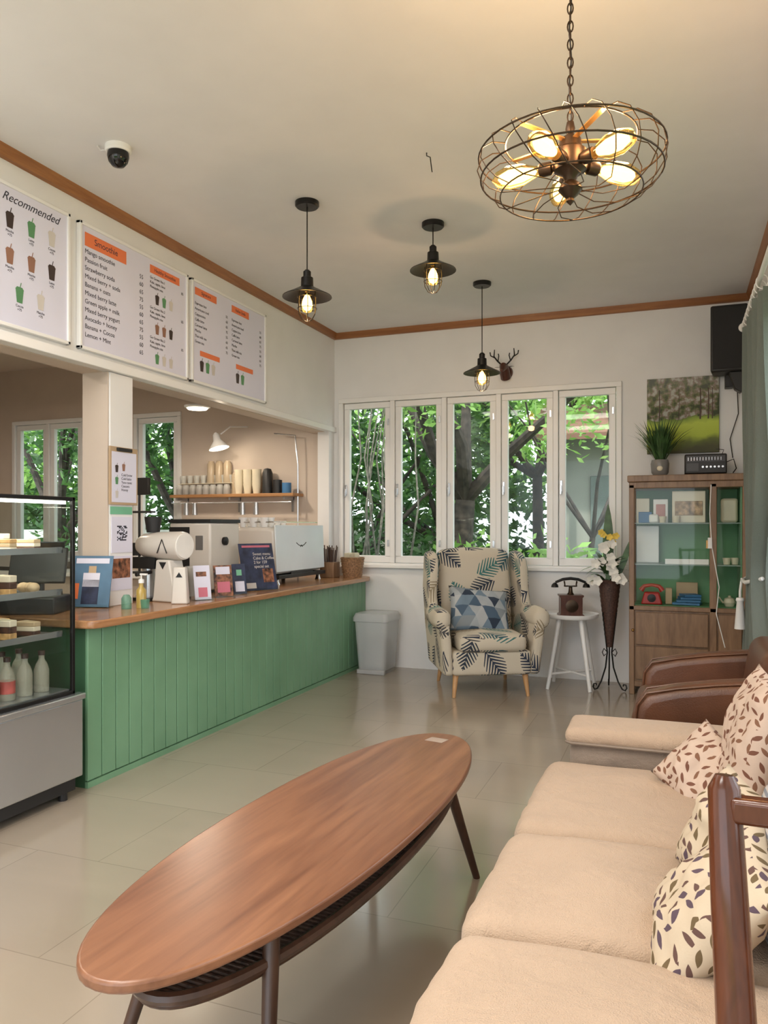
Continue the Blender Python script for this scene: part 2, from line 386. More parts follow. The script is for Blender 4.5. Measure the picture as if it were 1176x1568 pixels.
def board(y0,y1,kind):
    z0,z1=2.275,2.975
    g=grp("menu_board",(XL,(y0+y1)/2,(z0+z1)/2),world=True)
    multi("board_frame",[(XL,XL+.03,y0,y1,z0,z0+.018),(XL,XL+.03,y0,y1,z1-.018,z1),(XL,XL+.03,y0,y0+.018,z0,z1),(XL,XL+.03,y1-.018,y1,z0,z1)],m_white,.003,g)
    multi("panel",[(XL+.002,XL+.02,y0+.018,y1-.018,z0+.018,z1-.018)],m_paper,0,g)
    x=XL+.0208
    if kind==0:
        txt(g,"Recommended",.060,(x,2.995,z1-.085),RX,m_text,'CENTER',.45)
        pts=[]
        for r in range(3):
            for c in range(3 if r<2 else 2): pts.append((y0+.10+c*.135+(.0 if r<2 else .06),z1-.215-r*.175))
        cups(g,pts,x,.065)
        for i,(a,b) in enumerate(pts): txt(g,["Mocha","Latte","Cocoa","Matcha"][i%4]+"\n+75",.018,(x,a,b-.022),RX,m_text,'CENTER')
    else:
        heads=[("Smoothie","Healthy Smoothie"),("Signature","Italian Soda")][kind-1]
        for c in range(2):
            if kind==1: yw=[.0,.56][c]; ww=[.48,.36][c]; hw=[.34,.30][c]
            else: yw=[0,.46][c]; ww=[.40,.42][c]; hw=[.26,.24][c]
            cy=y0+.045+yw
            hh=.075 if kind==1 and c==0 else .05
            multi("heading_band",[(x-.0005,x+.0008,cy,cy+hw,z1-.05-hh,z1-.05)],m_orange,0,g)
            txt(g,heads[c],.030 if hh<.06 else .05,(x+.001,cy+hw/2,z1-.05-hh*.68),RX,m_text,'CENTER')
            names=["Mango smoothie","Passion fruit","Strawberry soda","Mixed berry + soda","Banana + oats","Mixed berry latte","Green apple + milk","Mixed berry yogurt","Avocado + honey","Banana + Cocoa","Lemon + Mint"]
            if kind==2: names=["Espresso hot","Americano iced","Cappuccino","Caffe latte","Caramel latte","Mocha","Thai milk tea","Green tea","Cocoa"]
            sz=.036 if kind==1 and c==0 else .026
            nl=11 if kind==1 and c==0 else (4 if kind==1 else 8)
            stp=.046 if kind==1 and c==0 else .037
            if kind==1 and c==1:
                for r in range(3):
                    for q in range(3):
                        txt(g,["Go Green No.%d"%(r+1),"Kale, apple, lime","Pineapple mix"][q],.023,(x,cy,z1-.135-r*.185-q*.028),RX,m_text)
                    txt(g,"85",.024,(x,cy+.32,z1-.15-r*.185),RX,m_text)
                cups(g,[(cy+.07+.07*k,z1-.285-r*.185) for r in range(3) for k in range(3)],x,.05)
            else:
                for q in range(nl):
                    txt(g,names[q%len(names)],sz,(x,cy,z1-.165-q*stp),RX,m_text)
                    txt(g,str([55,60,65,75][q%4]),sz,(x,cy+ww-.02,z1-.165-q*stp),RX,m_text)
                if kind==2:
                    cups(g,[(cy+.08+.07*k,z1-.61) for k in range(3 if c==0 else 2)],x,.06)
                    multi("heading_band",[(x-.0005,x+.0008,cy+.06,cy+.30,z1-.505,z1-.47)],m_orange,0,g)
board(2.76,3.255,0); board(3.325,4.32,1); board(4.36,5.36,2)
# ---------------------------------------------------------------- lamps
WARM=(1,.62,.32)
def point(parent,loc,power,col=WARM,size=.03,name="lamp_light"):
    l=bpy.data.lights.new(name,'POINT'); l.energy=power; l.color=col; l.shadow_soft_size=size
    o=bpy.data.objects.new(name,l); COL.objects.link(o); o.location=loc; o.parent=parent; return o
def pendant(x,y,zr):
    g=grp("pendant_lamp",(x,y,zr)); top=H-zr
    bm=B(); blathe(bm,[(.0,top),(.068,top),(.068,top-.022),(.060,top-.03),(0,top-.03)]); fin("canopy",bm,m_black,g)
    bm=B(); bcyl(bm,(0,0,top-.03),(0,0,.13),.0035,n=8); fin("cord",bm,m_black,g)
    bm=B()
    blathe(bm,[(0,.155),(.012,.155),(.022,.145),(.022,.115),(.034,.11),(.036,.06),(.05,.052),(.058,.047),(.14,.004),(.141,.0),(.136,.0),(.055,.042),(.0,.045)]); fin("shade",bm,m_black,g)
    bm=B()
    for i in range(6):
        a=2*pi*i/6; c,s=math.cos(a),math.sin(a)
        btube(bm,[(c*.050,s*.050,.03),(c*.056,s*.056,-.03),(c*.052,s*.052,-.09),(c*.032,s*.032,-.125),(c*.008,s*.008,-.135)],.0022,6)
    for z,r in((.0,.054),(-.065,.055)):
        btube(bm,[(r*math.cos(2*pi*k/24),r*math.sin(2*pi*k/24),z) for k in range(24)],.0022,6,True)
    fin("wire_cage",bm,m_black,g)
    bm=B(); blathe(bm,[(.014,.03),(.016,.01),(.034,-.025),(.039,-.05),(.030,-.078),(0,-.092)],n=20); fin("bulb_glass",bm,m_bulbg,g)
    bm=B(); blathe(bm,[(.0,.02),(.014,.008),(.027,-.022),(.030,-.050),(.018,-.07),(0,-.078)],n=14); fin("filament",bm,m_fil,g)
    point(g,(0,0,-.16),3.5)
pendant(-1.96,3.93,2.605); pendant(-1.38,4.47,2.855); pendant(-1.37,5.69,2.46)
CZ=2.345
g=grp("cage_chandelier",(-.285,2.26,CZ))
bm=B()
z=.12; k=0
while z<H-CZ-.03:
    M=rot(0,0,90*(k%2))
    pts=[M@Vector((.008*math.cos(t),0,.0165*math.sin(t)+z+.015)) for t in [2*pi*i/12 for i in range(12)]]
    btube(bm,pts,.0022,6,True); z+=.026; k+=1
fin("chain",bm,m_bronze,g)
bm=B(); btube(bm,[(.003*math.sin(q*1.3),.003*math.cos(q*1.3),.1+q*(H-CZ-.12)/20) for q in range(21)],.0025,6); fin("cable",bm,m_blackp,g)
bm=B(); t=H-CZ; blathe(bm,[(0,t),(.06,t),(.06,t-.02),(.02,t-.035),(0,t-.035)]); fin("canopy",bm,m_bronze,g)
bm=B(); blathe(bm,[(0,.125),(.010,.12),(.014,.10),(.010,.085),(.030,.07),(.034,.045),(.046,.035),(.050,.0),(.046,-.02),(.022,-.035),(.016,-.05),(.03,-.062),(.034,-.075),(.022,-.09),(.010,-.10),(.012,-.108),(0,-.12)]); fin("hub",bm,m_bronze,g)
bm=B()
def ring(r,z,w=.0028,n=48): btube(bm,[(r*math.cos(2*pi*k/n),r*math.sin(2*pi*k/n),z) for k in range(n)],w,6,True)
ring(.185,.065); ring(.262,.028,.0026); ring(.256,-.035,.0026); ring(.20,-.085,.0022)
for i in range(20):
    a=2*pi*i/20
    pr=[(.185,.065,0),(.225,.062,.06),(.257,.038,.12),(.266,0,.2),(.256,-.035,.27),(.232,-.066,.33),(.20,-.085,.40)]
    btube(bm,[(r*math.cos(a+q),r*math.sin(a+q),z) for r,z,q in pr],.0017,5)
for i in range(10):
    a=2*pi*i/10
    pr=[(.20,-.085,.40),(.15,-.094,.62),(.09,-.09,.85),(.03,-.075,1.0)]
    btube(bm,[(r*math.cos(a+q),r*math.sin(a+q),z) for r,z,q in pr],.0016,5)
fin("wire_cage",bm,m_bronze,g)
bm=B()
for i in range(5):
    a=2*pi*i/5+.3
    M=Matrix.Rotation(a,4,'Z'); bbox(bm,.02,.187,-.008,.008,.062,.066,M)
fin("top_bars",bm,plain("brass_bar",(.45,.27,.10),.3,.9),g)
sk=B(); gb=B(); fb=B()
for i in range(5):
    a=2*pi*i/5+.62; d=Vector((math.cos(a),math.sin(a),-.06)).normalized()
    Mq=d.to_track_quat('Z','Y').to_matrix().to_4x4()
    blathe(sk,[(0,.035),(.012,.035),(.012,.05),(.019,.055),(.020,.085),(.017,.09),(0,.09)],n=16,M=Mq)
    blathe(gb,[(.013,.085),(.016,.10),(.031,.14),(.033,.18),(.022,.215),(0,.230)],n=18,M=Mq)
    blathe(fb,[(0,.095),(.012,.105),(.021,.14),(.022,.178),(.013,.203),(0,.212)],n=14,M=Mq)
fin("sockets",sk,m_bronze,g); fin("bulb_glass",gb,m_bulbg,g); fin("filaments",fb,emis("bulb_filament_hot",(1,.62,.22),9),g)
for i in range(5):
    a=2*pi*i/5+.62; point(g,(.165*math.cos(a),.165*math.sin(a),.05),5.6,(1,.58,.27),.05)
g=grp("dome_security_camera",(-2.53,3.03,H))
bm=B(); blathe(bm,[(0,.004),(.062,.004),(.062,-.022),(.055,-.03),(0,-.03)]); fin("base",bm,m_white,g)
bm=B(); blathe(bm,[(.050,-.03),(.052,-.05),(.045,-.075),(.028,-.095),(0,-.103)]); fin("dome",bm,plain("dome_black",(.004,.004,.005),.08,var=0),g)
bm=B(); btube(bm,[(-.06,0,-.003),(-.09,-.02,-.012),(-.08,-.05,-.006)],.003,6); fin("cable",bm,m_white,g)
g=grp("ceiling_wire",(-1.15,3.62,H))
bm=B(); btube(bm,[(0,0,0),(.0,0,-.015),(.015,.01,-.02),(.02,.02,-.08),(.022,.02,-.09)],.003,6); fin("wire",bm,m_blackp,g)
def klamp(x,y,z,e):
    g=grp("kitchen_disc_lamp",(x,y,z)); 
    bm=B(); blathe(bm,[(0,0),(.11,0),(.11,-.012),(.095,-.02),(0,-.02)]); bcyl(bm,(0,0,0),(0,0,3.074-z),.004,n=8); fin("housing",bm,m_white,g)
    bm=B(); blathe(bm,[(0,-.0205),(.09,-.0205),(.08,-.032),(0,-.038)]); fin("diffuser",bm,emis("diffuser_warm",(1,.85,.62),7),g)
    l=bpy.data.lights.new("downlight",'AREA'); l.shape='DISK'; l.size=.16; l.energy=e; l.color=(1,.85,.68)
    o=bpy.data.objects.new("downlight",l); COL.objects.link(o); o.parent=g; o.location=(0,0,-.045)
klamp(-3.84,5.6,2.34,18); klamp(-5.6,4.9,2.75,20); klamp(-4.4,2.4,2.75,20)
for (x,y) in((-1.3,.6),(-1.3,-.9),(-2.3,1.4)):  # fill panels added out of view to brighten the room
    g=grp("added_fill_panel",(x,y,H))
    multi("housing",[(-.6,.6,-.3,.3,-.035,-.0)],m_white,.004,g)
    l=bpy.data.lights.new("panel",'AREA'); l.shape='RECTANGLE'; l.size=1.15; l.size_y=.55; l.energy=45; l.color=(1,.935,.875)
    o=bpy.data.objects.new("panel",l); COL.objects.link(o); o.parent=g; o.location=(0,0,-.04)
# ---------------------------------------------------------------- coffee table
TC=(-.955,2.105); TR=R(-4)
g=grp("oval_coffee_table",(TC[0],TC[1],0),TR)
def oval(a,b,n=72,p=2.15):
    o=[]
    for k in range(n):
        t=2*pi*k/n; c,s=math.cos(t),math.sin(t)
        o.append((b*math.copysign(abs(c)**(2/p),c),a*math.copysign(abs(s)**(2/p),s)))
    return o
bm=B(); bprof(bm,oval(.95,.275),'XY',.425,.45); fin("table_top",bm,m_table,g,.007,seg=3,ang=30)
bm=B(); bprof(bm,oval(.80,.215),'XY',.31,.322); fin("lower_shelf",bm,m_dkwood,g,.004,ang=30)
bm=B()
for i in range(90):
    y=-.76+i*1.52/89; w=.21*math.sqrt(max(0,1-(y/.80)**2))
    bcyl(bm,(-w,y,.325),(w,y,.325),.006,n=6)
fin("shelf_weave",bm,plain("dark_rattan",(.09,.05,.032),.6,var=.3,scale=60),g)
bm=B(); btube(bm,[(p[0],p[1],.335) for p in oval(.80,.215)],.014,8,True); fin("shelf_rim",bm,m_dkwood,g)
bm=B(); bbox(bm,-.13,.13,-.60,.60,.385,.425); fin("apron",bm,m_dkwood,g,.004)
bm=B()
for sx in(-1,1):
    for sy in(-1,1):
        bcyl(bm,(sx*.14,sy*.56,.425),(sx*.215,sy*.70,0),.021,.013,16)
fin("legs",bm,m_dkwood,g)
bm=B(); bprof(bm,[(-.04,.82),(.035,.81),(.045,.865),(-.03,.875)],'XY',.4502,.4508); fin("sticker",bm,plain("sticker_translucent",(.36,.28,.23),.4),g)
# ---------------------------------------------------------------- beige sofa
def fabric(name,c,var=.06,big=1.2):
    m,nt,out=newmat(name); v=objc(nt); f=noi(nt,v,3,3); c2=tuple(x*(1-var*2) for x in c)
    b=bsdf(nt,out,ramp(nt,f,[(.3,c2),(.7,c)]),.85); b.inputs['Sheen Weight'].default_value=.12
    w=noi(nt,objc(nt,(1,1,1)),320,2); g2=noi(nt,v,6,4,1.4)
    bump(nt,b,MA(nt,'ADD',MA(nt,'MULTIPLY',w,.2),MA(nt,'MULTIPLY',g2,big)),.6,.028); return m
m_sofa=fabric("sofa_cream_fabric",(.46,.335,.235)); m_sofab=fabric("sofa_taupe_fabric",(.27,.205,.155))
m_pipe=plain("piping",(.21,.16,.12),.7)
g=grp("beige_sofa",(.03,2.1,0),world=True)
bm=B(); bsoft(bm,(.08,2.02,.20),(.92,1.96,.24),.04,n=10); fin("base",bm,m_sofab,g)
cy=[(1.07,1.60),(1.62,2.17),(2.19,2.86)]
bm=B()
for i,(a,b) in enumerate(cy):
    bsoft(bm,(-.068,(a+b)/2,.375),(.745,b-a+.006,.155),.052,puff=(.012,.0,.026),n=28,wr=.012,seed=i*5)
fin("seat_cushions",bm,m_sofa,g,ang=80)
bm=B(); bsoft(bm,(.08,2.995,.30),(.90,.23,.46),.05,puff=(0,0,.012),n=14); fin("arm_rest",bm,m_sofab,g,ang=80)
bm=B(); bsoft(bm,(.07,2.99,.535),(.91,.25,.06),.028,puff=(0,0,.012),n=16,wr=.004); fin("arm_pad",bm,m_sofa,g,ang=80)
bm=B(); btube(bm,[(.50,2.868,.512),(-.36,2.868,.512),(-.378,2.885,.512),(-.378,3.10,.512)],.006,6); fin("arm_piping",bm,m_pipe,g)
bm=B(); bsoft(bm,(.46,2.04,.42),(.16,1.92,.62),.06,n=12); fin("back_frame",bm,m_sofab,g,ang=80)
bm=B()
for i,(a,b) in enumerate(cy): bsoft(bm,(.365,(a+b)/2,.62),(.17,b-a-.006,.42),.06,puff=(.03,0,.01),n=14,M=rot(0,8,0),wr=.01,seed=i)
fin("back_cushions",bm,m_sofa,g,ang=80)
bm=B()
for x in(-.33,.47):
    for y in(1.12,2.95): bcyl(bm,(x,y,.09),(x,y,0),.025,.018,12)
fin("feet",bm,m_dkwood,g)
m_leafA=leafpat("leaf_print_tan",(.52,.40,.32),[(.15,.06,.035),(.19,.09,.05)],29,False,.17,.46)
m_leafB=leafpat("leaf_print_olive",(.50,.41,.30),[(.10,.05,.04),(.12,.08,.035),(.08,.05,.07)],29,False,.18,.48)
def throw(c,w,h,t,rt,m,seed):
    g=grp("throw_pillow",c); bm=B(); bpillow(bm,(0,0,0),w,h,t,Matrix.Identity(4),n=24,seed=seed)
    o=fin("cover",bm,m,g,ang=180); o.rotation_euler=rt; return g
throw((.215,2.50,.665),.42,.34,.15,(R(6),R(-76),R(2)),m_leafA,1)
throw((.085,2.60,.535),.25,.28,.12,(R(30),R(-45),R(15)),m_leafA,2)
throw((.065,1.68,.54),.34,.34,.14,(R(12),R(-50),R(-10)),m_leafB,3)
throw((.105,1.97,.575),.28,.26,.12,(R(10),R(-62),R(12)),m_leafB,4)
def stripe():
    m,nt,out=newmat("striped_pillow_fabric"); v=objc(nt)
    w=N(nt,'ShaderNodeTexWave'); w.inputs['Scale'].default_value=22; nt.links.new(v,w.inputs[0])
    bsdf(nt,out,ramp(nt,w.outputs[0],[(.35,(.42,.39,.37)),(.6,(.17,.18,.21))]),.85); return m
throw((.215,1.80,.62),.34,.36,.12,(0,R(-75),R(5)),stripe(),6)
# ---------------------------------------------------------------- wooden chair
g=grp("wooden_chair",(.262,.735,0),R(-8))
W=.235
bm=B()
for sx in(-1,1):
    btube(bm,[(sx*W*.86,.165,0),(sx*W*.90,.15,.42),(sx*W*.95,.17,.70),(sx*W*1.00,.20,.87),(sx*W*1.03,.215,.995),(sx*W*1.03,.217,1.010)],[.016,.022,.022,.0205,.018,.010],20)
    bcyl(bm,(sx*W,-.20,.44),(sx*W*1.05,-.22,0),.020,.015,16)
    bcyl(bm,(sx*W*1.03,-.21,.2),(sx*W*.90,.155,.2),.010,n=12)
fin("posts_and_legs",bm,m_redwood,g,ang=60)
bm=B()
bprof(bm,[(-W,.990),(-.12,.995),(0,.998),(.12,.995),(W,.990),(W,.960),(.12,.963),(0,.966),(-.12,.963),(-W,.960)],'XZ',.195,.220)
bprof(bm,[(-W,.62),(W,.62),(W,.585),(-W,.585)],'XZ',.155,.172)
fin("back_rails",bm,m_redwood,g,.006)
bm=B()
for i in range(5): bcyl(bm,(-.12+.075*i,.163,.61),(-.12+.075*i,.207,.965),.008,n=10)
bcyl(bm,(-W,-.21,.15),(W,-.21,.15),.010); bcyl(bm,(-W*.90,.156,.25),(W*.90,.156,.25),.010)
fin("spindles",bm,m_redwood,g)
bm=B(); bsoft(bm,(0,-.03,.445),(.47,.42,.04),.018,n=10); fin("seat",bm,m_redwood,g)
# ---------------------------------------------------------------- brown leather armchair
m_lea=plain("brown_leather",(.12,.046,.021),.36,var=.15,bs=.3,bscale=180,scale=5)
g=grp("brown_leather_armchair",(.17,3.95,0),world=True)
def armP(): return [(-.13,.08),(-.16,.30),(-.175,.44),(-.165,.53),(-.12,.585),(.0,.62),(.15,.645),(.32,.665),(.48,.68),(.48,.08)]
for y in(3.48,4.28):
    bm=B(); bprof(bm,armP(),'XZ',y,y+.14); fin("arm",bm,m_lea,g,.045,seg=5,ang=60)
    bm=B(); P=armP()[1:9]; 
    for yy in(y+.012,y+.128): btube(bm,[(p[0]+(.008 if i<3 else 0),yy,p[1]-(.008 if i>3 else 0)) for i,p in enumerate(P)],.005,6)
    fin("arm_seam",bm,m_lea,g)
bm=B(); bsoft(bm,(.10,3.95,.23),(.50,.66,.26),.05,n=10); fin("seat_base",bm,m_lea,g,ang=80)
bm=B(); bsoft(bm,(.08,3.95,.41),(.54,.65,.14),.05,puff=(0,0,.02),n=12); fin("seat_cushion",bm,m_lea,g,ang=80)
bm=B(); bsoft(bm,(.42,3.95,.55),(.20,.66,.42),.07,puff=(.02,0,0),n=12,M=rot(0,8,0)); fin("back_cushion",bm,m_lea,g,ang=80)
bm=B()
for x in(-.10,.40):
    for y in(3.55,4.35): bcyl(bm,(x,y,.10),(x,y,0),.022,.016,12)
fin("feet",bm,m_dkwood,g)
# ---------------------------------------------------------------- wingback armchair
m_palm=leafpat("palm_leaf_upholstery",(.54,.48,.38),[(.02,.03,.055),(.04,.15,.145),(.05,.05,.055),(.25,.20,.13),(.03,.09,.11),(.02,.03,.05)],4.3,True,.36,.58)
AC=(-1.47,6.08,0); AR=R(27)
g=grp("wingback_armchair",AC,AR)
bm=B(); bsoft(bm,(0,-.02,.265),(.62,.70,.19),.035,n=10); fin("seat_base",bm,m_palm,g,ang=80)
bm=B(); bsoft(bm,(0,-.10,.415),(.53,.60,.13),.045,puff=(0,.02,.018),n=14); fin("seat_cushion",bm,m_palm,g,ang=80)
bm=B(); bsoft(bm,(0,.285,.735),(.62,.15,.74),.055,puff=(0,.035,.03),n=16,M=rot(-11,0,0)); fin("back",bm,m_palm,g,ang=80)
wing=[(-.36,.17),(-.385,.40),(-.39,.56),(-.33,.635),(-.20,.645),(-.05,.645),(.03,.68),(.065,.76),(.065,.86),(.065,.96),(.10,1.045),(.19,1.09),(.30,1.10),(.40,1.09),(.405,1.0),(.385,.80),(.36,.5),(.34,.17)]
for sx in(-1,1):
    bm=B(); bprof(bm,wing,'YZ',-.04,.04)
    for v in bm.verts:
        v.co.x+=sx*(.335+ .05*max(0,min(1,(v.co.z-.2)/.5))); 
        if v.co.z>.7: v.co.x-=sx*.02*(v.co.z-.7)/.4
    fin("wing_side",bm,m_palm,g,.03,seg=4,ang=60)
    bm=B(); bsoft(bm,(sx*.385,-.17,.60),(.125,.47,.15),.06,puff=(.008,0,.01),n=12); fin("arm_roll",bm,m_palm,g,ang=80)
bm=B()
for sx in(-1,1):
    bcyl(bm,(sx*.27,-.30,.18),(sx*.29,-.325,0),.024,.013,14); bcyl(bm,(sx*.27,.28,.18),(sx*.29,.34,0),.024,.013,14)
fin("legs",bm,m_oak,g)
g2=grp("patchwork_throw_pillow",(0,0,0)); 
c=Matrix.Translation(AC)@Matrix.Rotation(AR,4,'Z')@Vector((-.02,-.01,.63))
g2.location=c; g2.rotation_euler=(0,0,AR)
bm=B(); bpillow(bm,(0,0,0),.50,.40,.17,Matrix.Identity(4),seed=9)
o=fin("cover",bm,tripat("triangle_patchwork",[(.40,.42,.43),(.06,.10,.15),(.15,.21,.27),(.34,.37,.39),(.022,.035,.06),(.22,.25,.27)],9.5),g2,ang=180); o.rotation_euler=(R(58),R(6),0)
# ---------------------------------------------------------------- trash bin
g=grp("waste_bin",(-2.52,6.46,0))
m_bin=milky("translucent_plastic",(.66,.68,.69),.55)
bm=B()
def rr(w,d,r=.04,n=5):
    o=[]
    for cx,cy,a0 in((w/2-r,d/2-r,0),(-w/2+r,d/2-r,90),(-w/2+r,-d/2+r,180),(w/2-r,-d/2+r,270)):
        for i in range(n+1): a=R(a0+90*i/n); o.append((cx+r*math.cos(a),cy+r*math.sin(a)))
    return o
rings=[]
for (w,d,z) in((.24,.28,.0),(.25,.29,.03),(.26,.30,.035),(.31,.36,.46),(.335,.385,.465),(.335,.385,.50),(.30,.35,.535),(.10,.12,.54)):
    rings.append([bm.verts.new((x,y,z)) for x,y in rr(w,d)])
for A,C in zip(rings,rings[1:]):
    for q in range(len(A)): bm.faces.new((A[q],A[(q+1)%len(A)],C[(q+1)%len(A)],C[q]))
bm.faces.new(rings[0]); bm.faces.new(rings[-1])
fin("bin_body",bm,m_bin,g)
bm=B(); bsoft(bm,(0,0,.17),(.20,.24,.26),.06,n=8,wr=.02); fin("liner_bag",bm,plain("grey_bag",(.40,.41,.42),.5,var=.2),g)
bm=B(); bbox(bm,-.13,.13,-.17,-.14,.0,.04); fin("pedal",bm,plain("grey_plastic",(.4,.4,.41),.4),g,.006)
# ---------------------------------------------------------------- side table + telephone
g=grp("white_side_table",(-.80,6.40,0))
bm=B(); blathe(bm,[(0,.565),(.205,.565),(.215,.575),(.22,.60),(.214,.60),(.207,.582),(0,.580)],n=40); fin("tray_top",bm,m_white,g)
bm=B()
for a in(45,135,225,315):
    c_,s_=math.cos(R(a)),math.sin(R(a)); bcyl(bm,(c_*.12,s_*.12,.565),(c_*.235,s_*.235,0),.021,.015,12)
for a in(45,135):
    c_,s_=math.cos(R(a)),math.sin(R(a)); bcyl(bm,(c_*.21,s_*.21,.12),(-c_*.21,-s_*.21,.12),.010,n=8)
fin("legs",bm,m_white,g)
m_brass=plain("aged_brass",(.38,.22,.08),.3,.9)
m_tele=wood("phone_wood",(.05,.016,.010),(.10,.034,.02),(20,20,4),.3)
g=grp("antique_telephone",(-.80,6.36,.582),R(15))
bm=B(); bprof(bm,[(-.10,0),(.10,0),(.10,.012),(.085,.02),(.085,.15),(.095,.16),(.095,.172),(-.095,.172),(-.095,.16),(-.085,.15),(-.085,.02),(-.10,.012)],'XZ',-.075,.075); fin("wood_case",bm,m_tele,g,.003)
bm=B(); blathe(bm,[(0,.0),(.05,.0),(.05,.008),(.03,.014),(0,.014)],(0,-.075,.085),24,M=rot(90,0,0)); blathe(bm,[(.03,.172),(.018,.19),(.014,.23),(.024,.24),(0,.245)],n=20); 
bcyl(bm,(-.05,0,.24),(.05,0,.24),.006,n=10)
for s_ in(-1,1): btube(bm,[(s_*.05,-.02,.28),(s_*.045,-.01,.25),(s_*.05,.0,.24),(s_*.045,.01,.25),(s_*.05,.02,.28)],.004,8)
fin("dial_and_cradle",bm,m_bronze,g)
bm=B(); btube(bm,[(-.12,0,.270),(-.06,0,.295),(0,0,.302),(.06,0,.295),(.12,0,.270)],[.010,.012,.013,.012,.010],12)
for s_ in(-1,1): blathe(bm,[(0,.0),(.030,.0),(.026,.02),(.012,.035),(0,.04)],(s_*.125,0,.230),18)
fin("handset",bm,m_black,g)
# ---------------------------------------------------------------- flower stand
g=grp("flower_stand",(-.50,6.40,0))
m_wick=plain("dark_wicker",(.07,.032,.022),.6,var=.3,scale=80,bs=.6,bscale=140)
bm=B(); prof=[(.025,.34),(.035,.42)]
for i in range(24): prof.append((.035+.05*i/23+(.003 if i%2 else 0),.42+.44*i/23))
prof+=[(.095,.87),(.085,.88),(.075,.86),(.03,.80)]
blathe(bm,prof,n=28); fin("wicker_cone",bm,m_wick,g,ang=60)
bm=B()
for i in range(3):
    a=2*pi*i/3-.4; c_,s_=math.cos(a),math.sin(a)
    P=[(.06,.62),(.035,.42),(.02,.30),(.035,.18),(.075,.07),(.11,.015),(.135,.01),(.148,.03),(.14,.055),(.12,.055),(.117,.04)]
    btube(bm,[(c_*r,s_*r,z) for r,z in P],.006,8)
    P=[(.02,.30),(.05,.33),(.065,.30),(.05,.27),(.035,.285)]
    btube(bm,[(c_*r,s_*r,z) for r,z in P],.004,8)
fin("scroll_legs",bm,m_black,g)
def leaf(bm,p,d,l,w,up=Vector((0,0,1)),bend=.3,n=5):
    d=d.normalized(); s=d.cross(up); s=s.normalized() if s.length>1e-3 else Vector((1,0,0)); prev=None; q=Vector(p)
    for i in range(n+1):
        t=i/n; ww=w*math.sin(pi*min(1,(t*.92+.06)))**.8
        a=bm.verts.new(q-s*ww/2); b=bm.verts.new(q+s*ww/2)
        if prev: bm.faces.new((prev[0],prev[1],b,a))
        prev=(a,b); dd=(d+Vector((0,0,-bend*t*1.5))).normalized(); q=q+dd*l/n
m_lf=plain("houseplant_leaf",(.06,.13,.04),.45,var=.3,scale=12)
m_pet=plain("white_petal",(.80,.78,.72),.6); m_yel=plain("yellow_petal",(.75,.55,.10),.6)
bm=B()
for i in range(40):
    a=random.uniform(0,2*pi); e=random.uniform(-.3,1.2); d=Vector((math.cos(a),math.sin(a)*.7,e))
    leaf(bm,(random.uniform(-.04,.04),random.uniform(-.03,.03),.86+random.uniform(0,.14)),d,random.uniform(.12,.24),.04,bend=.6)
leaf(bm,(-.01,0,.86),Vector((0,.0,1)),.62,.085,up=Vector((0,1,0)),bend=0,n=8)
leaf(bm,(.05,0,.86),Vector((.35,.0,1)),.40,.05,up=Vector((0,1,0)),bend=0,n=8)
fin("foliage",bm,m_lf,g)
def blossoms(g,cs,r,m):
    bm=B()
    for c_ in cs:
        for j in range(5):
            a=2*pi*j/5; d=Vector((math.cos(a),-.5,math.sin(a))); leaf(bm,c_,d,r,r*.85,up=Vector((0,1,0)),bend=.1,n=4)
    fin("blossoms",bm,m,g)
blossoms(g,[(random.uniform(-.14,.11),random.uniform(-.11,-.05),random.uniform(.86,1.18)) for _ in range(17)],.045,m_pet)
blossoms(g,[(random.uniform(-.09,.06),random.uniform(-.09,-.05),random.uniform(1.12,1.26)) for _ in range(6)],.032,m_yel)
# ---------------------------------------------------------------- display cabinet
g=grp("glass_display_cabinet",(.07,6.48,0),world=True)
x0,x1,y0,y1=-.344,.50,6.28,6.695
bm=B()
for (a,b) in((x0,x0+.04),(.235,.285),(x1-.04,x1)): bbox(bm,a,b,y0,y0+.035,.0,1.63)
for (a,b) in((x0,x0+.035),(x1-.035,x1)): bbox(bm,a,b,y1-.035,y1,.0,1.63)
bbox(bm,x0-.012,x1+.012,y0-.015,y1,1.65,1.70); bbox(bm,x0,x1,y0,y1,1.60,1.65)
bbox(bm,x0,x1,y0,y1,.655,.69); bbox(bm,x0,x1,y0+.01,y1,.06,.10)
fin("carcass",bm,m_cab,g,.005)
bm=B(); bbox(bm,x0+.005,x1-.005,y0+.02,y1,.10,.655); fin("lower_body",bm,m_cab,g)
bm=B(); bbox(bm,x0+.05,.225,y0-.004,y0+.02,.39,.64); bbox(bm,x0+.05,.225,y0-.004,y0+.02,.12,.375); bbox(bm,.295,x1-.045,y0-.004,y0+.02,.12,.64)
fin("drawers",bm,m_cab,g,.004)
m_cgreen=plain("cabinet_green",(.11,.29,.13),.5)
bm=B(); bbox(bm,x0+.03,x1-.03,y1-.012,y1,.69,1.60); bbox(bm,x0+.036,x1-.036,y0+.04,y1-.013,.690,.694); bbox(bm,x1-.05,x1-.04,y0+.04,y1-.04,.69,1.6); fin("green_lining",bm,m_cgreen,g)
bm=B(); bbox(bm,x0+.05,.226,y0+.008,y0+.012,.695,1.598); bbox(bm,.29,x1-.045,y0+.008,y0+.012,.69,1.6); bbox(bm,x0+.002,x0+.006,y0+.035,y1-.035,.69,1.6); fin("glass_panes",bm,glass("cabinet_glass",(.97,.99,.98),.015,.10),g)
bm=B(); bbox(bm,x0+.01,x1-.01,y0+.04,y1-.013,1.325,1.333); bbox(bm,x0+.01,x1-.01,y0+.04,y1-.013,1.005,1.013); fin("glass_shelves",bm,milky("shelf_glass",(.5,.62,.58),.5),g)
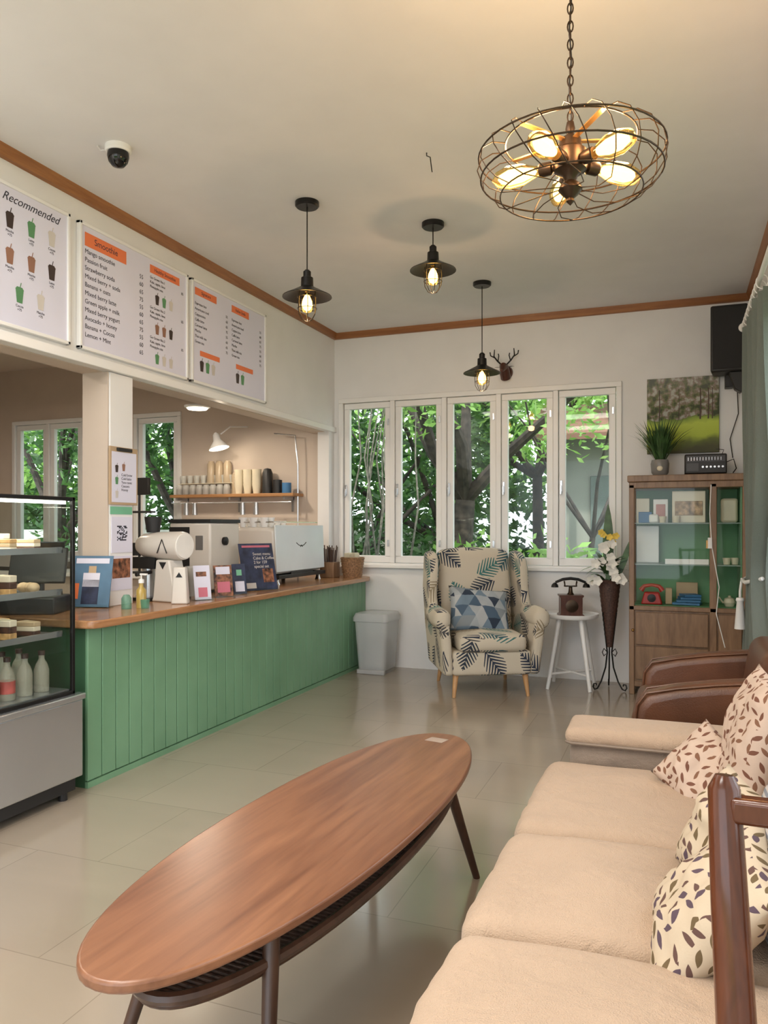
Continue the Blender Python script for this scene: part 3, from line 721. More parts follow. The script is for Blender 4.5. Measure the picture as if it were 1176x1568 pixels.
bm=B(); bbox(bm,-.08,.23,y0+.030,y0+.040,1.015,1.055); fin("price_rail",bm,m_white,g)
bm=B(); bsph(bm,(x0+.03,y0-.012,.50),.012); bbox(bm,.21,.222,y0-.015,y0,1.14,1.20); fin("knobs",bm,m_brass,g)
bm=B(); btube(bm,[(.245,y0-.008,1.62),(.235,y0-.012,1.40),(.25,y0-.012,1.15),(.30,y0-.01,.85),(.28,y0-.012,.65),(.34,y0-.01,.40)],.004,6); bbox(bm,.222,.25,y0-.03,y0-.005,1.14,1.22); fin("white_cable",bm,m_white,g)
g=grp("cabinet_curios",(0,6.45,1.0),world=True)
def cb(b,m,bev=.004): 
    bm=B(); bbox(bm,*b); fin("curio",bm,m,g,bev)
m_red=plain("red_enamel",(.45,.02,.015),.35); m_blue=plain("blue_cover",(.05,.18,.38),.5); m_cream=plain("cream_ceramic",(.75,.68,.52),.3); m_pinkp=plain("pink_print",(.55,.25,.22),.5)
m_tan=plain("tan_card",(.50,.36,.22),.6)
cb((-.03,.21,6.40,6.43,1.334,1.58),m_cream); cb((-.01,.19,6.392,6.40,1.39,1.50),plain("postcard_scene",(.50,.34,.20),.5,var=.6,scale=18))
cb((-.28,-.18,6.44,6.50,1.334,1.42),m_blue); cb((-.17,-.06,6.46,6.50,1.334,1.52),m_white); cb((-.15,-.08,6.455,6.46,1.37,1.48),m_pinkp); cb((-.30,-.20,6.52,6.55,1.334,1.53),m_cream)
cb((-.20,-.13,6.38,6.43,1.334,1.40),m_white,.012); cb((.32,.44,6.42,6.50,1.334,1.52),m_cream,.02); cb((-.30,-.13,6.56,6.60,1.014,1.31),m_white)
# small mugs and a teapot
bm=B()
for (xx,yy,zz) in((-.10,6.40,1.334),(.0,6.35,1.334),(.36,6.42,1.014),(.42,6.46,1.014)): blathe(bm,[(0,0),(.022,0),(.03,.05),(.028,.05),(.018,.006),(0,.006)],(xx,yy,zz),16)
blathe(bm,[(0,0),(.03,0),(.045,.03),(.035,.06),(.01,.07),(.012,.08),(0,.085)],(.38,6.42,.695),18); btube(bm,[(.335,6.42,.72),(.315,6.42,.75),(.305,6.42,.765)],.006,8)
fin("curio_crockery",bm,m_cream,g)
bm=B(); bprof(bm,[(-.26,.695),(-.10,.695),(-.125,.79),(-.235,.79)],'XZ',6.36,6.46); fin("red_phone_body",bm,m_red,g,.01)
bm=B(); btube(bm,[(-.26,6.41,.80),(-.235,6.41,.835),(-.18,6.41,.845),(-.125,6.41,.835),(-.10,6.41,.80)],[.022,.016,.013,.016,.022],12); fin("red_phone_handset",bm,m_red,g)
bm=B(); blathe(bm,[(0,0),(.032,0),(.030,.008),(0,.010)],(-.18,6.36,.745),18,M=rot(90,0,0)); fin("red_phone_dial",bm,m_black,g)
bm=B()
for i,(h_) in enumerate((.02,.018,.022,.016)): bbox(bm,-.02+.02*i,.18-.005*i,6.38,6.52,.696+.021*i,.714+.021*i,Matrix.Translation((.08,6.45,0))@Matrix.Rotation(.15*(i-1),4,'Z')@Matrix.Translation((-.08,-6.45,0)))
fin("curio_books",bm,m_blue,g,.002)
cb((-.08,-.03,6.44,6.50,.696,.82),m_tan); cb((.0,.16,6.58,6.60,.696,.86),m_tan)
g=grp("potted_plant",(-.12,6.46,1.70))
bm=B(); blathe(bm,[(0,0),(.045,0),(.065,.03),(.07,.10),(.062,.13),(.055,.12),(0,.115)]); fin("pot",bm,plain("grey_glaze",(.22,.21,.20),.35),g)
bm=B(); bsph(bm,(0,-.064,.06),.022,(1,.4,1)); fin("pot_emblem",bm,m_cream,g)
bm=B()
for i in range(230):
    a=random.uniform(0,2*pi); e=random.uniform(1.0,3.8); leaf(bm,(random.uniform(-.03,.03),random.uniform(-.03,.03),.11),Vector((math.cos(a),math.sin(a)*.7,e)),random.uniform(.20,.38),.014,bend=random.uniform(.1,.6),n=4)
fin("foliage",bm,m_lf,g)
g=grp("tabletop_radio",(.21,6.46,1.70))
bm=B(); bbox(bm,-.15,.15,-.09,.09,.008,.16); fin("body",bm,m_blackp,g,.01)
bm=B(); bbox(bm,-.135,.135,-.095,-.09,.10,.145); bbox(bm,-.135,-.05,-.095,-.09,.03,.09); fin("fascia",bm,plain("radio_grey",(.05,.05,.055),.4),g)
bm=B()
for i in range(6): blathe(bm,[(0,0),(.010,0),(.008,.012),(0,.012)],(-.02+.028*i,-.09,.06),14,M=rot(90,0,0))
for i in range(12): bbox(bm,-.125+.021*i,-.122+.021*i,-.097,-.095,.11,.135)
fin("knobs",bm,m_steel,g)
bm=B(); btube(bm,[(.15,0,.1),(.2,-.02,.12),(.22,0,.05),(.20,.05,.02)],.004,6); btube(bm,[(.12,.05,.16),(.135,.06,.20),(.08,.07,.21)],.003,6); fin("cable",bm,m_blackp,g)
bm=B(); 
for x in(-.12,.12): bbox(bm,x-.015,x+.015,-.07,.07,0,.008)
fin("feet",bm,m_blackp,g)
def painting():
    m,nt,out=newmat("landscape_painting"); t=N(nt,'ShaderNodeTexCoord'); sx=N(nt,'ShaderNodeSeparateXYZ'); nt.links.new(t.outputs['Generated'],sx.inputs[0])
    v=objc(nt); n1=noi(nt,v,6,3); n2=noi(nt,v,20,4)
    z=MA(nt,'ADD',sx.outputs[2],MA(nt,'MULTIPLY',MA(nt,'SUBTRACT',n1,.5),.22))
    z=MA(nt,'ADD',z,MA(nt,'MULTIPLY',sx.outputs[0],-.08))
    c=ramp(nt,z,[(.0,(.08,.08,.03)),(.08,(.14,.17,.03)),(.16,(.44,.55,.06)),(.34,(.50,.62,.08)),(.41,(.22,.32,.05)),(.45,(.05,.08,.02)),(.58,(.12,.16,.05)),(.72,(.28,.29,.17)),(.84,(.48,.50,.44)),(1,(.50,.52,.50))])
    c2=ramp(nt,n2,[(.38,(.03,.04,.02)),(.47,(.12,.15,.05)),(.54,(.27,.18,.16)),(.62,(.48,.49,.44))])
    hi=MA(nt,'MULTIPLY',MA(nt,'GREATER_THAN',z,.43),.8)
    bsdf(nt,out,MIX(nt,hi,c,c2),.6); return m
g=grp("landscape_painting",(.05,6.70,2.20),world=True)
bm=B(); bbox(bm,-.225,.32,6.69,6.715,1.90,2.515); fin("canvas",bm,painting(),g,.003)
bm=B()
for x,w in((-.13,.005),(.02,.003),(.18,.006),(.24,.005),(.27,.004)): bprof(bm,[(x-w,2.17),(x+w,2.17),(x+w*1.5,2.30),(x+w*.6,2.42),(x-w*.6,2.42),(x,2.30)],'XZ',6.688,6.6905)
fin("painted_trunks",bm,plain("paint_brown",(.08,.045,.035),.6),g)
g=grp("wall_speaker",(.38,6.55,2.75),world=True)
bm=B(); bprof(bm,[(.245,6.42),(.51,6.42),(.49,6.64),(.27,6.64)],'XY',2.49,3.0); fin("cabinet",bm,m_blackp,g,.015,seg=3)
bm=B(); bbox(bm,.26,.495,6.412,6.425,2.51,2.985); fin("grille",bm,plain("grille_cloth",(.02,.02,.021),.8,bs=.6,bscale=400),g,.008)
bm=B(); bbox(bm,.36,.42,6.60,6.715,2.40,2.55); bprof(bm,[(.38,2.49),(.50,2.49),(.50,2.36),(.46,2.33),(.42,2.36)],'XZ',6.45,6.55); fin("bracket",bm,m_blackp,g,.005)
bm=B(); btube(bm,[(.45,6.69,2.45),(.46,6.70,2.2),(.40,6.70,2.0),(.42,6.70,1.85)],.004,6); fin("cable",bm,m_blackp,g)
g=grp("deer_head_ornament",(-1.40,6.70,2.66))
bm=B(); blathe(bm,[(0,0),(.06,0),(.055,.02),(0,.02)],(0,.018,0),24,M=rot(90,0,0)); 
btube(bm,[(0,0,-.05),(0,-.04,-.01),(0,-.07,.03),(0,-.10,.03),(0,-.14,.0),(0,-.165,-.015)],[.045,.045,.040,.036,.022,.014],14)
fin("head",bm,m_tele,g)
bm=B()
for s_ in(-1,1):
    btube(bm,[(s_*.02,-.07,.05),(s_*.06,-.07,.09),(s_*.09,-.07,.13),(s_*.085,-.07,.19)],[.007,.007,.006,.004],8)
    btube(bm,[(s_*.055,-.07,.085),(s_*.045,-.08,.13),(s_*.05,-.08,.15)],.005,8); btube(bm,[(s_*.085,-.07,.12),(s_*.12,-.07,.14),(s_*.125,-.07,.17)],.005,8)
    leaf(bm,(s_*.03,-.065,.03),Vector((s_,0,.25)),.06,.025)
fin("antlers",bm,m_black,g)
# ---------------------------------------------------------------- curtain
m_cur=fabric("sage_curtain",(.165,.195,.17),big=.3)
g=grp("sage_curtain",(.45,5.1,0),world=True)
bm=B(); nu,nv=90,60; V={}
for j in range(nv+1):
    z=.02+2.55*j/nv
    pin=math.exp(-((z-.98)/.38)**2)*.62; wd=1.05*(1-pin); cyy=5.02+.14*pin
    for i in range(nu+1):
        u=i/nu; yy=cyy+(u-.5)*wd; am=.050*(1-.25*pin)
        V[i,j]=bm.verts.new((.452+am*math.sin(u*2*pi*8+.4*math.sin(z*2))+.012*math.sin(u*31+z*1.5),yy,z))
for j in range(nv):
    for i in range(nu): bm.faces.new((V[i,j],V[i+1,j],V[i+1,j+1],V[i,j+1]))
fin("drape",bm,m_cur,g,ang=180)
bm=B(); btube(bm,[(.415,2.8,2.62),(.415,5.58,2.62)],.014,12); bsph(bm,(.415,5.60,2.62),.03); bbox(bm,.415,.558,5.50,5.53,2.605,2.635)
for i in range(11): yy=4.52+i*.1; btube(bm,[(.425+.030*math.cos(t_),yy,2.60+.036*math.sin(t_)) for t_ in [2*pi*q/14 for q in range(14)]],.003,6,True)
fin("rod",bm,m_white,g)
bm=B(); btube(bm,[(.555,5.16,1.05),(.44,5.34,1.0),(.385,5.25,.97),(.385,5.05,.97),(.46,4.92,1.0),(.555,5.0,1.04)],.012,10)
btube(bm,[(.385,5.30,.98),(.375,5.31,.90),(.375,5.31,.86)],.008,8); blathe(bm,[(0,.86),(.022,.855),(.026,.84),(.020,.83),(.034,.66),(0,.66)],(.375,5.31,0),16)
fin("tieback_tassel",bm,m_white,g)
# ---------------------------------------------------------------- refrigerated display case
g=grp("pastry_display_case",(-3.0,2.5,0),world=True)
x0,x1,y0,y1=-3.36,-2.70,2.0,2.93
bm=B(); bbox(bm,x0,x1+.02,y0,y1+.03,.10,.47); bbox(bm,x0-.01,x1+.03,y0,y1+.04,.47,.50); fin("steel_base",bm,m_steel,g,.006)
bm=B(); bbox(bm,x0+.02,x1-.0,y0,y1,.04,.10); fin("plinth",bm,m_blackp,g)
bm=B()
for x in(x0+.05,x1-.03):
    for y in(y0+.08,y1-.05): bcyl(bm,(x,y,.05),(x,y,0),.022,n=12)
fin("feet",bm,m_blackp,g)
bm=B(); f=.018
for x in(x0,x1-f):
    for y in(y0,y1-f): bbox(bm,x,x+f,y,y+f,.50,1.44)
for z in(.50,1.425):
    for x in(x0,x1-f): bbox(bm,x,x+f,y0,y1,z,z+f)
    for y in(y0,y1-f): bbox(bm,x0,x1,y,y+f,z,z+f)
fin("black_frame",bm,m_black,g,.003)
bm=B(); bbox(bm,x0+.02,x1-.02,y0+.02,y1-.02,1.435,1.445); bbox(bm,x0+.02,x0+.03,y0+.02,y1-.02,.50,.52); fin("top_glass",bm,m_clear,g)
bm=B(); bbox(bm,x1-.010,x1-.006,y0+.018,y1-.018,.515,1.425); bbox(bm,x0+.018,x1-.018,y1-.010,y1-.006,.515,1.425); fin("glass_walls",bm,m_clear,g)
bm=B()
for z in(.78,.98,1.18): bbox(bm,x0+.03,x1-.06,y0+.02,y1-.03,z,z+.008)
fin("shelves",bm,m_clear,g)
bm=B()
for z in(.78,.98,1.18): bbox(bm,x1-.06,x1-.05,y0+.02,y1-.03,z-.004,z+.024); bbox(bm,x0+.02,x0+.035,y0+.02,y1-.02,z-.01,z+.01); bbox(bm,x0+.03,x1-.05,y1-.035,y1-.03,z-.004,z+.012)
bbox(bm,x0+.02,x1-.02,y0+.02,y1-.02,.50,.525)
fin("shelf_rails",bm,m_steel,g)
bm=B(); bbox(bm,x1-.05,x1-.03,y0+.03,y1-.03,1.41,1.424); fin("led_strip",bm,emis("led_white",(1,.95,.82),9),g)
l=bpy.data.lights.new("case_light",'AREA'); l.shape='RECTANGLE'; l.size=.1; l.size_y=.8; l.energy=7; l.color=(1,.90,.74)
o=bpy.data.objects.new("case_light",l); COL.objects.link(o); o.parent=g; o.location=Vector((-2.95,2.45,1.40))-Vector((-3.0,2.5,0))
m_choc=plain("chocolate_cake",(.09,.035,.02),.6,var=.3,scale=30); m_cake=plain("sponge_cake",(.55,.32,.13),.6,var=.2,scale=30); m_cream2=plain("whipped_cream",(.72,.62,.48),.5)
g=grp("pastry_assortment",(-3.0,2.5,.9),world=True)
mm=[m_cake,m_choc,m_cream2,m_tan]
bms=[B() for _ in mm]
for zi,z in enumerate((.79,.99,1.19)):
    for xi in range(3):
        for yi in range(6):
            if zi<2 and random.random()<.2: continue
            k=random.randrange(4); xx=-3.24+xi*.19; yy=2.10+yi*.14; h_=random.uniform(.04,.09)
            if zi==2 or random.random()<.5:
                for q in range(3):
                    w_=.055; bprof(bms[(k+q)%4],[(xx-w_,yy-.045),(xx+w_,yy-.02),(xx+w_,yy+.02),(xx-w_,yy+.045)],'XY',z+h_/3*q,z+h_/3*(q+1))
            else:
                for q in range(3): bsph(bms[k],(xx-.03+.03*q,yy+.01*(q%2),z+.025),.03,(1,1,.8),12)
for b_,m_ in zip(bms,mm): fin("slices",b_,m_,g,.003)
g=grp("juice_bottles",(-2.9,2.6,.53),world=True)
b1=B();b2=B();b3=B()
for xi in range(2):
    for yi in range(8):
        c_=(-2.80-xi*.14,2.12+yi*.1,.527)
        blathe(b1,[(0,0),(.032,0),(.034,.01),(.034,.10),(.025,.13),(.013,.15),(.013,.17),(0,.17)],c_,14)
        blathe(b2,[(0,.17),(.016,.17),(.016,.19),(0,.19)],c_,12)
        if yi<6: blathe(b3,[(.0348,.03),(.035,.03),(.035,.085),(.0348,.085)],c_,14)
fin("bottles",b1,milky("bottle_clear",(.55,.52,.42),.38),g); fin("caps",b2,plain("cap_dark",(.04,.02,.015),.4),g); fin("labels",b3,plain("bottle_label",(.40,.08,.07),.5,var=.8,scale=7),g)
# ---------------------------------------------------------------- counter items
ZC=.84
m_mach=plain("machine_white",(.67,.63,.575),.25,var=.01); m_machb=plain("machine_panel",(.72,.79,.83),.12,var=.02)
g=grp("espresso_machine",(-3.14,5.83,ZC))
bm=B(); bprof(bm,[(-.24,.08),(.17,.08),(.175,.14),(.155,.44),(.10,.46),(-.24,.46)],'XZ',-.42,.42); fin("body",bm,m_mach,g,.03,seg=4)
bm=B(); bprof(bm,[(.178,.10),(.186,.10),(.172,.475),(.160,.475)],'XZ',-.44,.44); fin("rear_panel",bm,m_machb,g,.003)
bm=B(); bbox(bm,-.24,.20,-.43,.43,.045,.075); bbox(bm,.185,.19,-.20,.20,.055,.095); fin("drip_tray",bm,m_blackp,g,.006)
bm=B()
for x in(-.2,.15):
    for y in(-.38,.38): blathe(bm,[(0,0),(.03,0),(.022,.02),(.018,.046),(0,.046)],(x,y,0),16)
fin("feet",bm,m_chrome,g)
bm=B(); btube(bm,[(.1775,-.09,.33),(.1785,-.05,.31),(.179,0,.30),(.1785,.05,.31),(.1775,.09,.33)],.0035,6); btube(bm,[(.18,-.02,.295),(.179,0,.31),(.18,.02,.295)],.003,6); fin("emblem",bm,m_black,g)
bm=B(); 
for y in(-.25,.1): bcyl(bm,(-.24,y,.2),(-.32,y,.2),.035); bcyl(bm,(-.29,y,.17),(-.42,y,.16),.012)
fin("group_heads",bm,m_chrome,g)
bm=B()
btube(bm,[(-.22,-.40,.475),(-.22,-.40,.50),(.13,-.40,.50),(.13,.40,.50),(-.22,.40,.50),(-.22,.40,.475)],.005,8); fin("cup_rail",bm,m_chrome,g)
g=grp("stacked_coffee_cups",(-3.16,5.65,ZC+.46))
bm=B()
for x in(-.14,-.04,.06):
    for y in(-.20,-.10,0,.10): 
        for k in range(1 if (x+y)>.05 else 2): blathe(bm,[(0,0),(.022,0),(.036,.05),(.034,.05),(.018,.006),(0,.006)],(x,y,k*.028),16)
fin("cups",bm,m_white,g)
g=grp("boiler_machine",(-3.19,4.75,ZC))
bm=B(); bbox(bm,-.17,.17,-.19,.19,.02,.49); fin("body",bm,m_mach,g,.015,seg=3)
bm=B(); bbox(bm,-.175,.175,-.195,.195,.49,.515); bbox(bm,-.15,.15,-.17,.17,0,.02); bbox(bm,-.171,.0,-.1925,-.19,.10,.46); fin("top_and_base",bm,m_blackp,g,.006)
bm=B(); bbox(bm,.05,.11,-.193,-.19,.3,.40); fin("badge",bm,m_steel,g)
bm=B(); blathe(bm,[(0,0),(.03,0),(.03,.02),(0,.025)],(.171,-.02,.36),20,M=rot(0,90,0)); fin("gauge",bm,m_black,g)
g=grp("coffee_grinder",(-2.93,3.98,ZC),R(-8))
bm=B(); bprof(bm,[(-.10,0),(.12,0),(.105,.03),(.05,.26),(-.06,.26),(-.085,.03)],'XZ',-.06,.06); fin("stand",bm,m_mach,g,.012,seg=3)
bm=B(); blathe(bm,[(0,-.26),(.055,-.26),(.075,-.22),(.085,-.10),(.088,.08),(.084,.10),(0,.10)],(.02,0,.345),32,M=rot(0,90,0)); fin("drum",bm,m_mach,g)
bm=B(); blathe(bm,[(0,0),(.078,0),(.076,.008),(0,.010)],(.12,0,.345),32,M=rot(0,90,0)); fin("drum_cap",bm,plain("grinder_cap",(.8,.78,.74),.3),g)
bm=B(); bprof(bm,[(.0,.20),(.03,.245),(-.03,.245)],'XZ',-.0625,-.0600); blathe(bm,[(0,0),(.05,0),(.045,.08),(0,.08)],(-.28,0,.28),20); bbox(bm,-.30,-.08,-.05,.05,.20,.27); blathe(bm,[(0,0),(.04,0),(.052,.08),(.054,.10),(0,.10)],(-.14,0,.425),20); bcyl(bm,(-.12,-.04,.18),(-.12,-.16,.17),.012); bbox(bm,-.24,-.10,-.08,.08,0,.02); btube(bm,[(.06,-.088,.30),(.02,-.0885,.385),(-.02,-.088,.30)],.004,6); 
fin("black_parts",bm,m_blackp,g,.003)
bm=B(); bcyl(bm,(-.18,0,.02),(-.18,0,.2),.04); fin("portafilter_cup",bm,m_steel,g)
g=grp("tall_card_holder",(-2.78,3.88,ZC),R(20))
bm=B(); bprof(bm,[(-.05,0),(.05,0),(.035,.22),(-.035,.22)],'XZ',-.03,.03); fin("body",bm,m_mach,g,.008)
bm=B(); bprof(bm,[(0,.19),(.02,.16),(-.02,.16)],'XZ',-.0325,-.03); fin("label",bm,m_black,g)
def cardstand(name,x,y,w,h,m,rz,tilt=-12,extra=None):
    g=grp(name,(x,y,ZC),R(rz))
    M=rot(tilt,0,0)
    bm=B(); bbox(bm,-w/2,w/2,-.003,.003,.004,h,M); fin("card",bm,m,g,.001)
    bm=B(); bbox(bm,-w/2-.004,w/2+.004,-.02,.05,0,.006); bbox(bm,-w/2,w/2,-.022,-.016,.0,.02); fin("acrylic_foot",bm,m_clear,g)
    if extra:
        for (a,b,c_,d,mm_) in extra:
            bm=B(); bbox(bm,a,b,-.0042,-.003,c_,d,M); fin("print",bm,mm_,g)
    return g
m_navy=plain("print_navy",(.03,.04,.09),.5,var=.3,scale=15); m_pk=plain("print_pink",(.60,.16,.22),.5); m_brn=plain("print_brown",(.30,.12,.06),.5,var=.5,scale=30)
cardstand("counter_flyer",-2.78,4.12,.11,.22,m_paper,58,-10,[(-.03,.03,.02,.08,m_pk),(-.04,.03,.15,.18,m_brn)])
cardstand("counter_flyer",-2.78,4.36,.13,.21,m_brn,58,-10,[(-.045,.045,.03,.10,m_pk),(-.05,.05,.15,.20,m_paper)])
cardstand("counter_flyer",-2.78,4.56,.10,.21,m_navy,60,-10,[(-.035,.035,.02,.09,m_paper),(-.02,.02,.13,.17,m_mint)])
gg=cardstand("promotion_stand",-2.80,4.88,.29,.35,m_navy,64,-14,[(-.12,.12,.32,.335,m_pk),(.03,.12,.06,.16,m_brn),(-.12,-.04,.02,.06,m_cuppink)])
txt(gg,"Sweet menu\nCake & Coffee\n2 for 159\nspecial set",.030,(-.12,-.068,.26),(R(76),0,0),m_cuppink)
gg=cardstand("promotion_stand",-3.13,3.50,.24,.30,plain("print_teal",(.10,.20,.32),.5,var=.2),14,-12,[(-.05,.05,.02,.16,m_navy),(-.05,.05,.12,.20,m_paper),(-.02,.025,.20,.24,m_tan),(-.10,.10,.255,.285,m_paper),(-.10,-.07,.05,.14,m_orange)])
g=grp("cash_register",(-3.22,3.20,ZC),R(25))
bm=B(); bprof(bm,[(-.14,0),(.14,0),(.14,.09),(-.14,.09)],'XZ',-.12,.14); bbox(bm,-.03,.03,.02,.06,.08,.20); bbox(bm,-.15,.15,.0,.025,.16,.36,Matrix.Translation((0,0,.16))@rot(-18,0,0)@Matrix.Translation((0,0,-.16))); fin("till",bm,m_blackp,g,.008)
g=grp("sanitizer_bottles",(-2.86,3.62,ZC))
bm=B(); blathe(bm,[(0,0),(.028,0),(.028,.10),(.012,.12),(.012,.14),(0,.14)],(0,0,0),18); fin("amber_bottle",bm,plain("oil_yellow",(.42,.30,.08),.15),g)
bm=B(); blathe(bm,[(0,.14),(.016,.14),(.016,.16),(.004,.165),(.004,.19),(0,.19)],(0,0,0),12); bbox(bm,-.006,.04,-.006,.006,.185,.195); fin("pump",bm,m_white,g)
bm=B(); blathe(bm,[(0,0),(.028,0),(.028,.06),(.015,.08),(0,.08)],(-.03,-.09,0),18); blathe(bm,[(0,0),(.022,0),(.026,.05),(0,.05)],(.05,-.03,0),18); fin("green_jar",bm,milky("jar_green",(.10,.30,.20),.6),g)
g=grp("drinking_glasses",(-3.02,4.34,ZC))
bm=B()
for i,(a,b) in enumerate(((0,0),(-.09,.03),(-.02,.12),(-.11,.14),(-.18,.06))):
    for k in range(3): blathe(bm,[(.026,0),(.036,.10),(.034,.10),(.024,.004),(0,.004)],(a,b,k*.045),16)
fin("glass_stack",bm,milky("glassware",(.75,.76,.74),.4),g)
g=grp("syrup_bottles",(-3.05,5.15,ZC))
b1=B();b2=B()
for i in range(4):
    blathe(b1,[(0,0),(.034,0),(.035,.16),(.015,.21),(.014,.25),(0,.25)],(-.06*(i%2),.085*i-.06,0),16); blathe(b2,[(0,.25),(.016,.25),(.014,.28),(.004,.285),(.004,.33),(0,.33)],(-.06*(i%2),.085*i-.06,0),12)
fin("bottles",b1,milky("syrup_amber",(.45,.25,.10),.6),g); fin("pumps",b2,m_blackp,g)
g=grp("service_tray",(-3.03,4.18,ZC))
bm=B(); bprof(bm,rr(.18,.11,.03),'XY',0,.010); fin("tray",bm,m_blackp,g,.003)
bm=B(); blathe(bm,[(0,.010),(.02,.010),(.034,.06),(.032,.06),(0,.02)],(.04,0,0),18); blathe(bm,[(0,.010),(.03,.010),(.034,.09),(.032,.09),(0,.02)],(-.045,0,0),18); fin("cups",bm,m_white,g)
g=grp("stirrer_box",(-2.97,6.42,ZC),R(0))
bm=B(); bbox(bm,-.07,.07,-.07,.07,0,.14); fin("wooden_box",bm,m_cab,g,.005)
bm=B()
for i in range(26):
    a=random.uniform(-.05,.05); b=random.uniform(-.05,.05); bcyl(bm,(a,b,.12),(a*1.3,b*1.3,.25+random.uniform(0,.05)),.005,n=6)
fin("stirrers",bm,m_dkwood,g)
g=grp("woven_basket",(-2.77,6.48,ZC))
m_bask=plain("basket_straw",(.30,.16,.075),.6,var=.3,scale=70,bs=.6,bscale=120)
bm=B(); prof=[(0,0),(.085,0)]
for i in range(14): prof.append((.085+.022*i/13+(.004 if i%2 else 0),.01+.16*i/13))
prof+=[(.113,.175),(.105,.185),(.098,.17),(.08,.02),(0,.02)]
blathe(bm,prof,n=30); fin("basket",bm,m_bask,g,ang=60)
bm=B()
for i in range(14): bbox(bm,-.06+.008*i,-.056+.008*i,-.05,.05,.03,.22+random.uniform(-.01,.01))
fin("napkins",bm,m_cream,g)
g=grp("wall_notice_board",(XL,3.70,1.4),world=True)
x=XL-.004
multi("clipboard",[(x,x+.012,3.585,3.83,1.43,1.77)],m_tan,.003,g)
multi("sheet",[(x+.012,x+.014,3.60,3.815,1.445,1.74)],m_paper,0,g)
cups(g,[(3.64,1.62),(3.64,1.55),(3.64,1.47),(3.70,1.63)],x+.0145,.035)
txt(g,"Cold brew\nCold latte\nYuzu tonic\nCascara\nHoney",.022,(x+.0145,3.68,1.60),RX,m_text)
multi("clip",[(x+.012,x+.022,3.64,3.77,1.745,1.765)],m_blackp,.002,g)
multi("qr_card",[(x,x+.004,3.61,3.79,1.15,1.36)],m_paper,0,g)
bm=B()
for i in range(11):
    for j in range(11):
        if random.random()<.5: bbox(bm,x+.004,x+.005,3.655+i*.008,3.663+i*.008,1.22+j*.008,1.228+j*.008)
fin("qr_code",bm,m_text,g)
multi("photo_card",[(x,x+.004,3.60,3.785,.93,1.13)],m_paper,0,g); multi("photo",[(x+.004,x+.005,3.615,3.77,1.0,1.115)],m_brn,0,g)
multi("green_strip",[(x,x+.003,3.60,3.79,1.375,1.42)],m_mint,0,g)
# kitchen shelf
g=grp("kitchen_wall_shelf",(-4.1,6.6,1.6),world=True)
multi("plank",[(-4.79,-3.39,6.50,YF-.003,1.595,1.625)],m_shelf,.004,g)
bm=B()
for xx in(-4.72,-4.1,-3.5): bbox(bm,xx-.01,xx+.01,6.52,YF-.003,1.565,1.595); bbox(bm,xx-.01,xx+.01,YF-.02,YF-.003,1.45,1.60)
bcyl(bm,(-4.78,6.52,1.54),(-3.42,6.52,1.54),.006,n=8)
for xx in (-4.6,-4.5,-3.95,-3.8): bcyl(bm,(xx,6.52,1.54),(xx,6.52,1.42),.02,.028,12)
fin("brackets",bm,m_steel,g)
g=grp("shelf_jars",(-4.1,6.6,1.625),world=True)
b1=B();b2=B();b3=B();b4=B();b5=B()
for i in range(8):
    xx=-4.74+i*.08; blathe(b1,[(0,0),(.034,0),(.036,.01),(.036,.08),(.028,.09),(.028,.10),(0,.10)],(xx,6.60,1.625),16); blathe(b3,[(0,.0),(.03,.0),(.03,.06),(0,.06)],(xx,6.60,1.63),12)
for i in range(8):
    xx=-4.74+i*.08; blathe(b1,[(.024,.0),(.034,.08),(.032,.08),(.022,.004),(0,.004)],(xx,6.67,1.745),14)
bbox(b2,-4.78,-4.12,6.62,6.70,1.737,1.743)
for i in range(5): blathe(b5,[(0,0),(.042,0),(.042,.19),(.028,.21),(.028,.22),(0,.22)],(-4.40+i*.095,6.66,1.745 if i<3 else 1.625),16)
for i in range(3):
    xx=-4.04+i*.10
    for k in range(6): blathe(b2,[(0,0),(.032,0),(.046,.10),(.048,.10),(.034,0)],(xx,6.60,1.625+k*.028),16)
blathe(b4,[(0,0),(.05,0),(.05,.20),(.035,.24),(0,.25)],(-3.72,6.60,1.625),20); blathe(b4,[(0,0),(.045,0),(.045,.13),(0,.14)],(-3.61,6.60,1.625),20)
fin("glass_jars",b1,milky("jar_glass",(.75,.76,.72),.4),g); fin("paper_cups",b2,m_cream,g); fin("beans",b3,m_choc,g); fin("canisters",b4,m_blackp,g); fin("cereal_jars",b5,milky("jar_amber",(.60,.48,.33),.65),g)
bm=B(); blathe(bm,[(0,0),(.045,0),(.045,.10),(0,.10)],(-3.50,6.58,1.625),20); fin("blue_mug",bm,m_blue,g)
g=grp("clamp_spot_lamp",(-4.15,6.45,2.1),world=True)
bm=B(); Mq=rot(0,-15,0); blathe(bm,[(.012,.12),(.03,.10),(.04,.04),(.10,-.04),(.096,-.04),(.035,.035),(0,.05)],(-4.15,6.40,2.10),24,M=Mq); fin("shade",bm,m_white,g)
bm=B(); btube(bm,[(-4.12,6.40,2.2),(-4.08,6.5,2.28),(-4.0,6.70,2.3)],.007,8); fin("arm",bm,m_white,g)
point(g,(.02,-.05,-.06),2.0,(1,.85,.65),.03)
g=grp("tap_stand",(-3.40,6.6,.84),world=True)
bm=B(); btube(bm,[(-3.40,6.62,.84),(-3.40,6.62,1.9),(-3.42,6.60,2.18),(-3.62,6.55,2.20)],.008,8); bbox(bm,-3.46,-3.37,6.57,6.66,.84,.86); fin("pole",bm,m_steel,g)
g=grp("tablet_stand",(-5.0,6.3,.84))
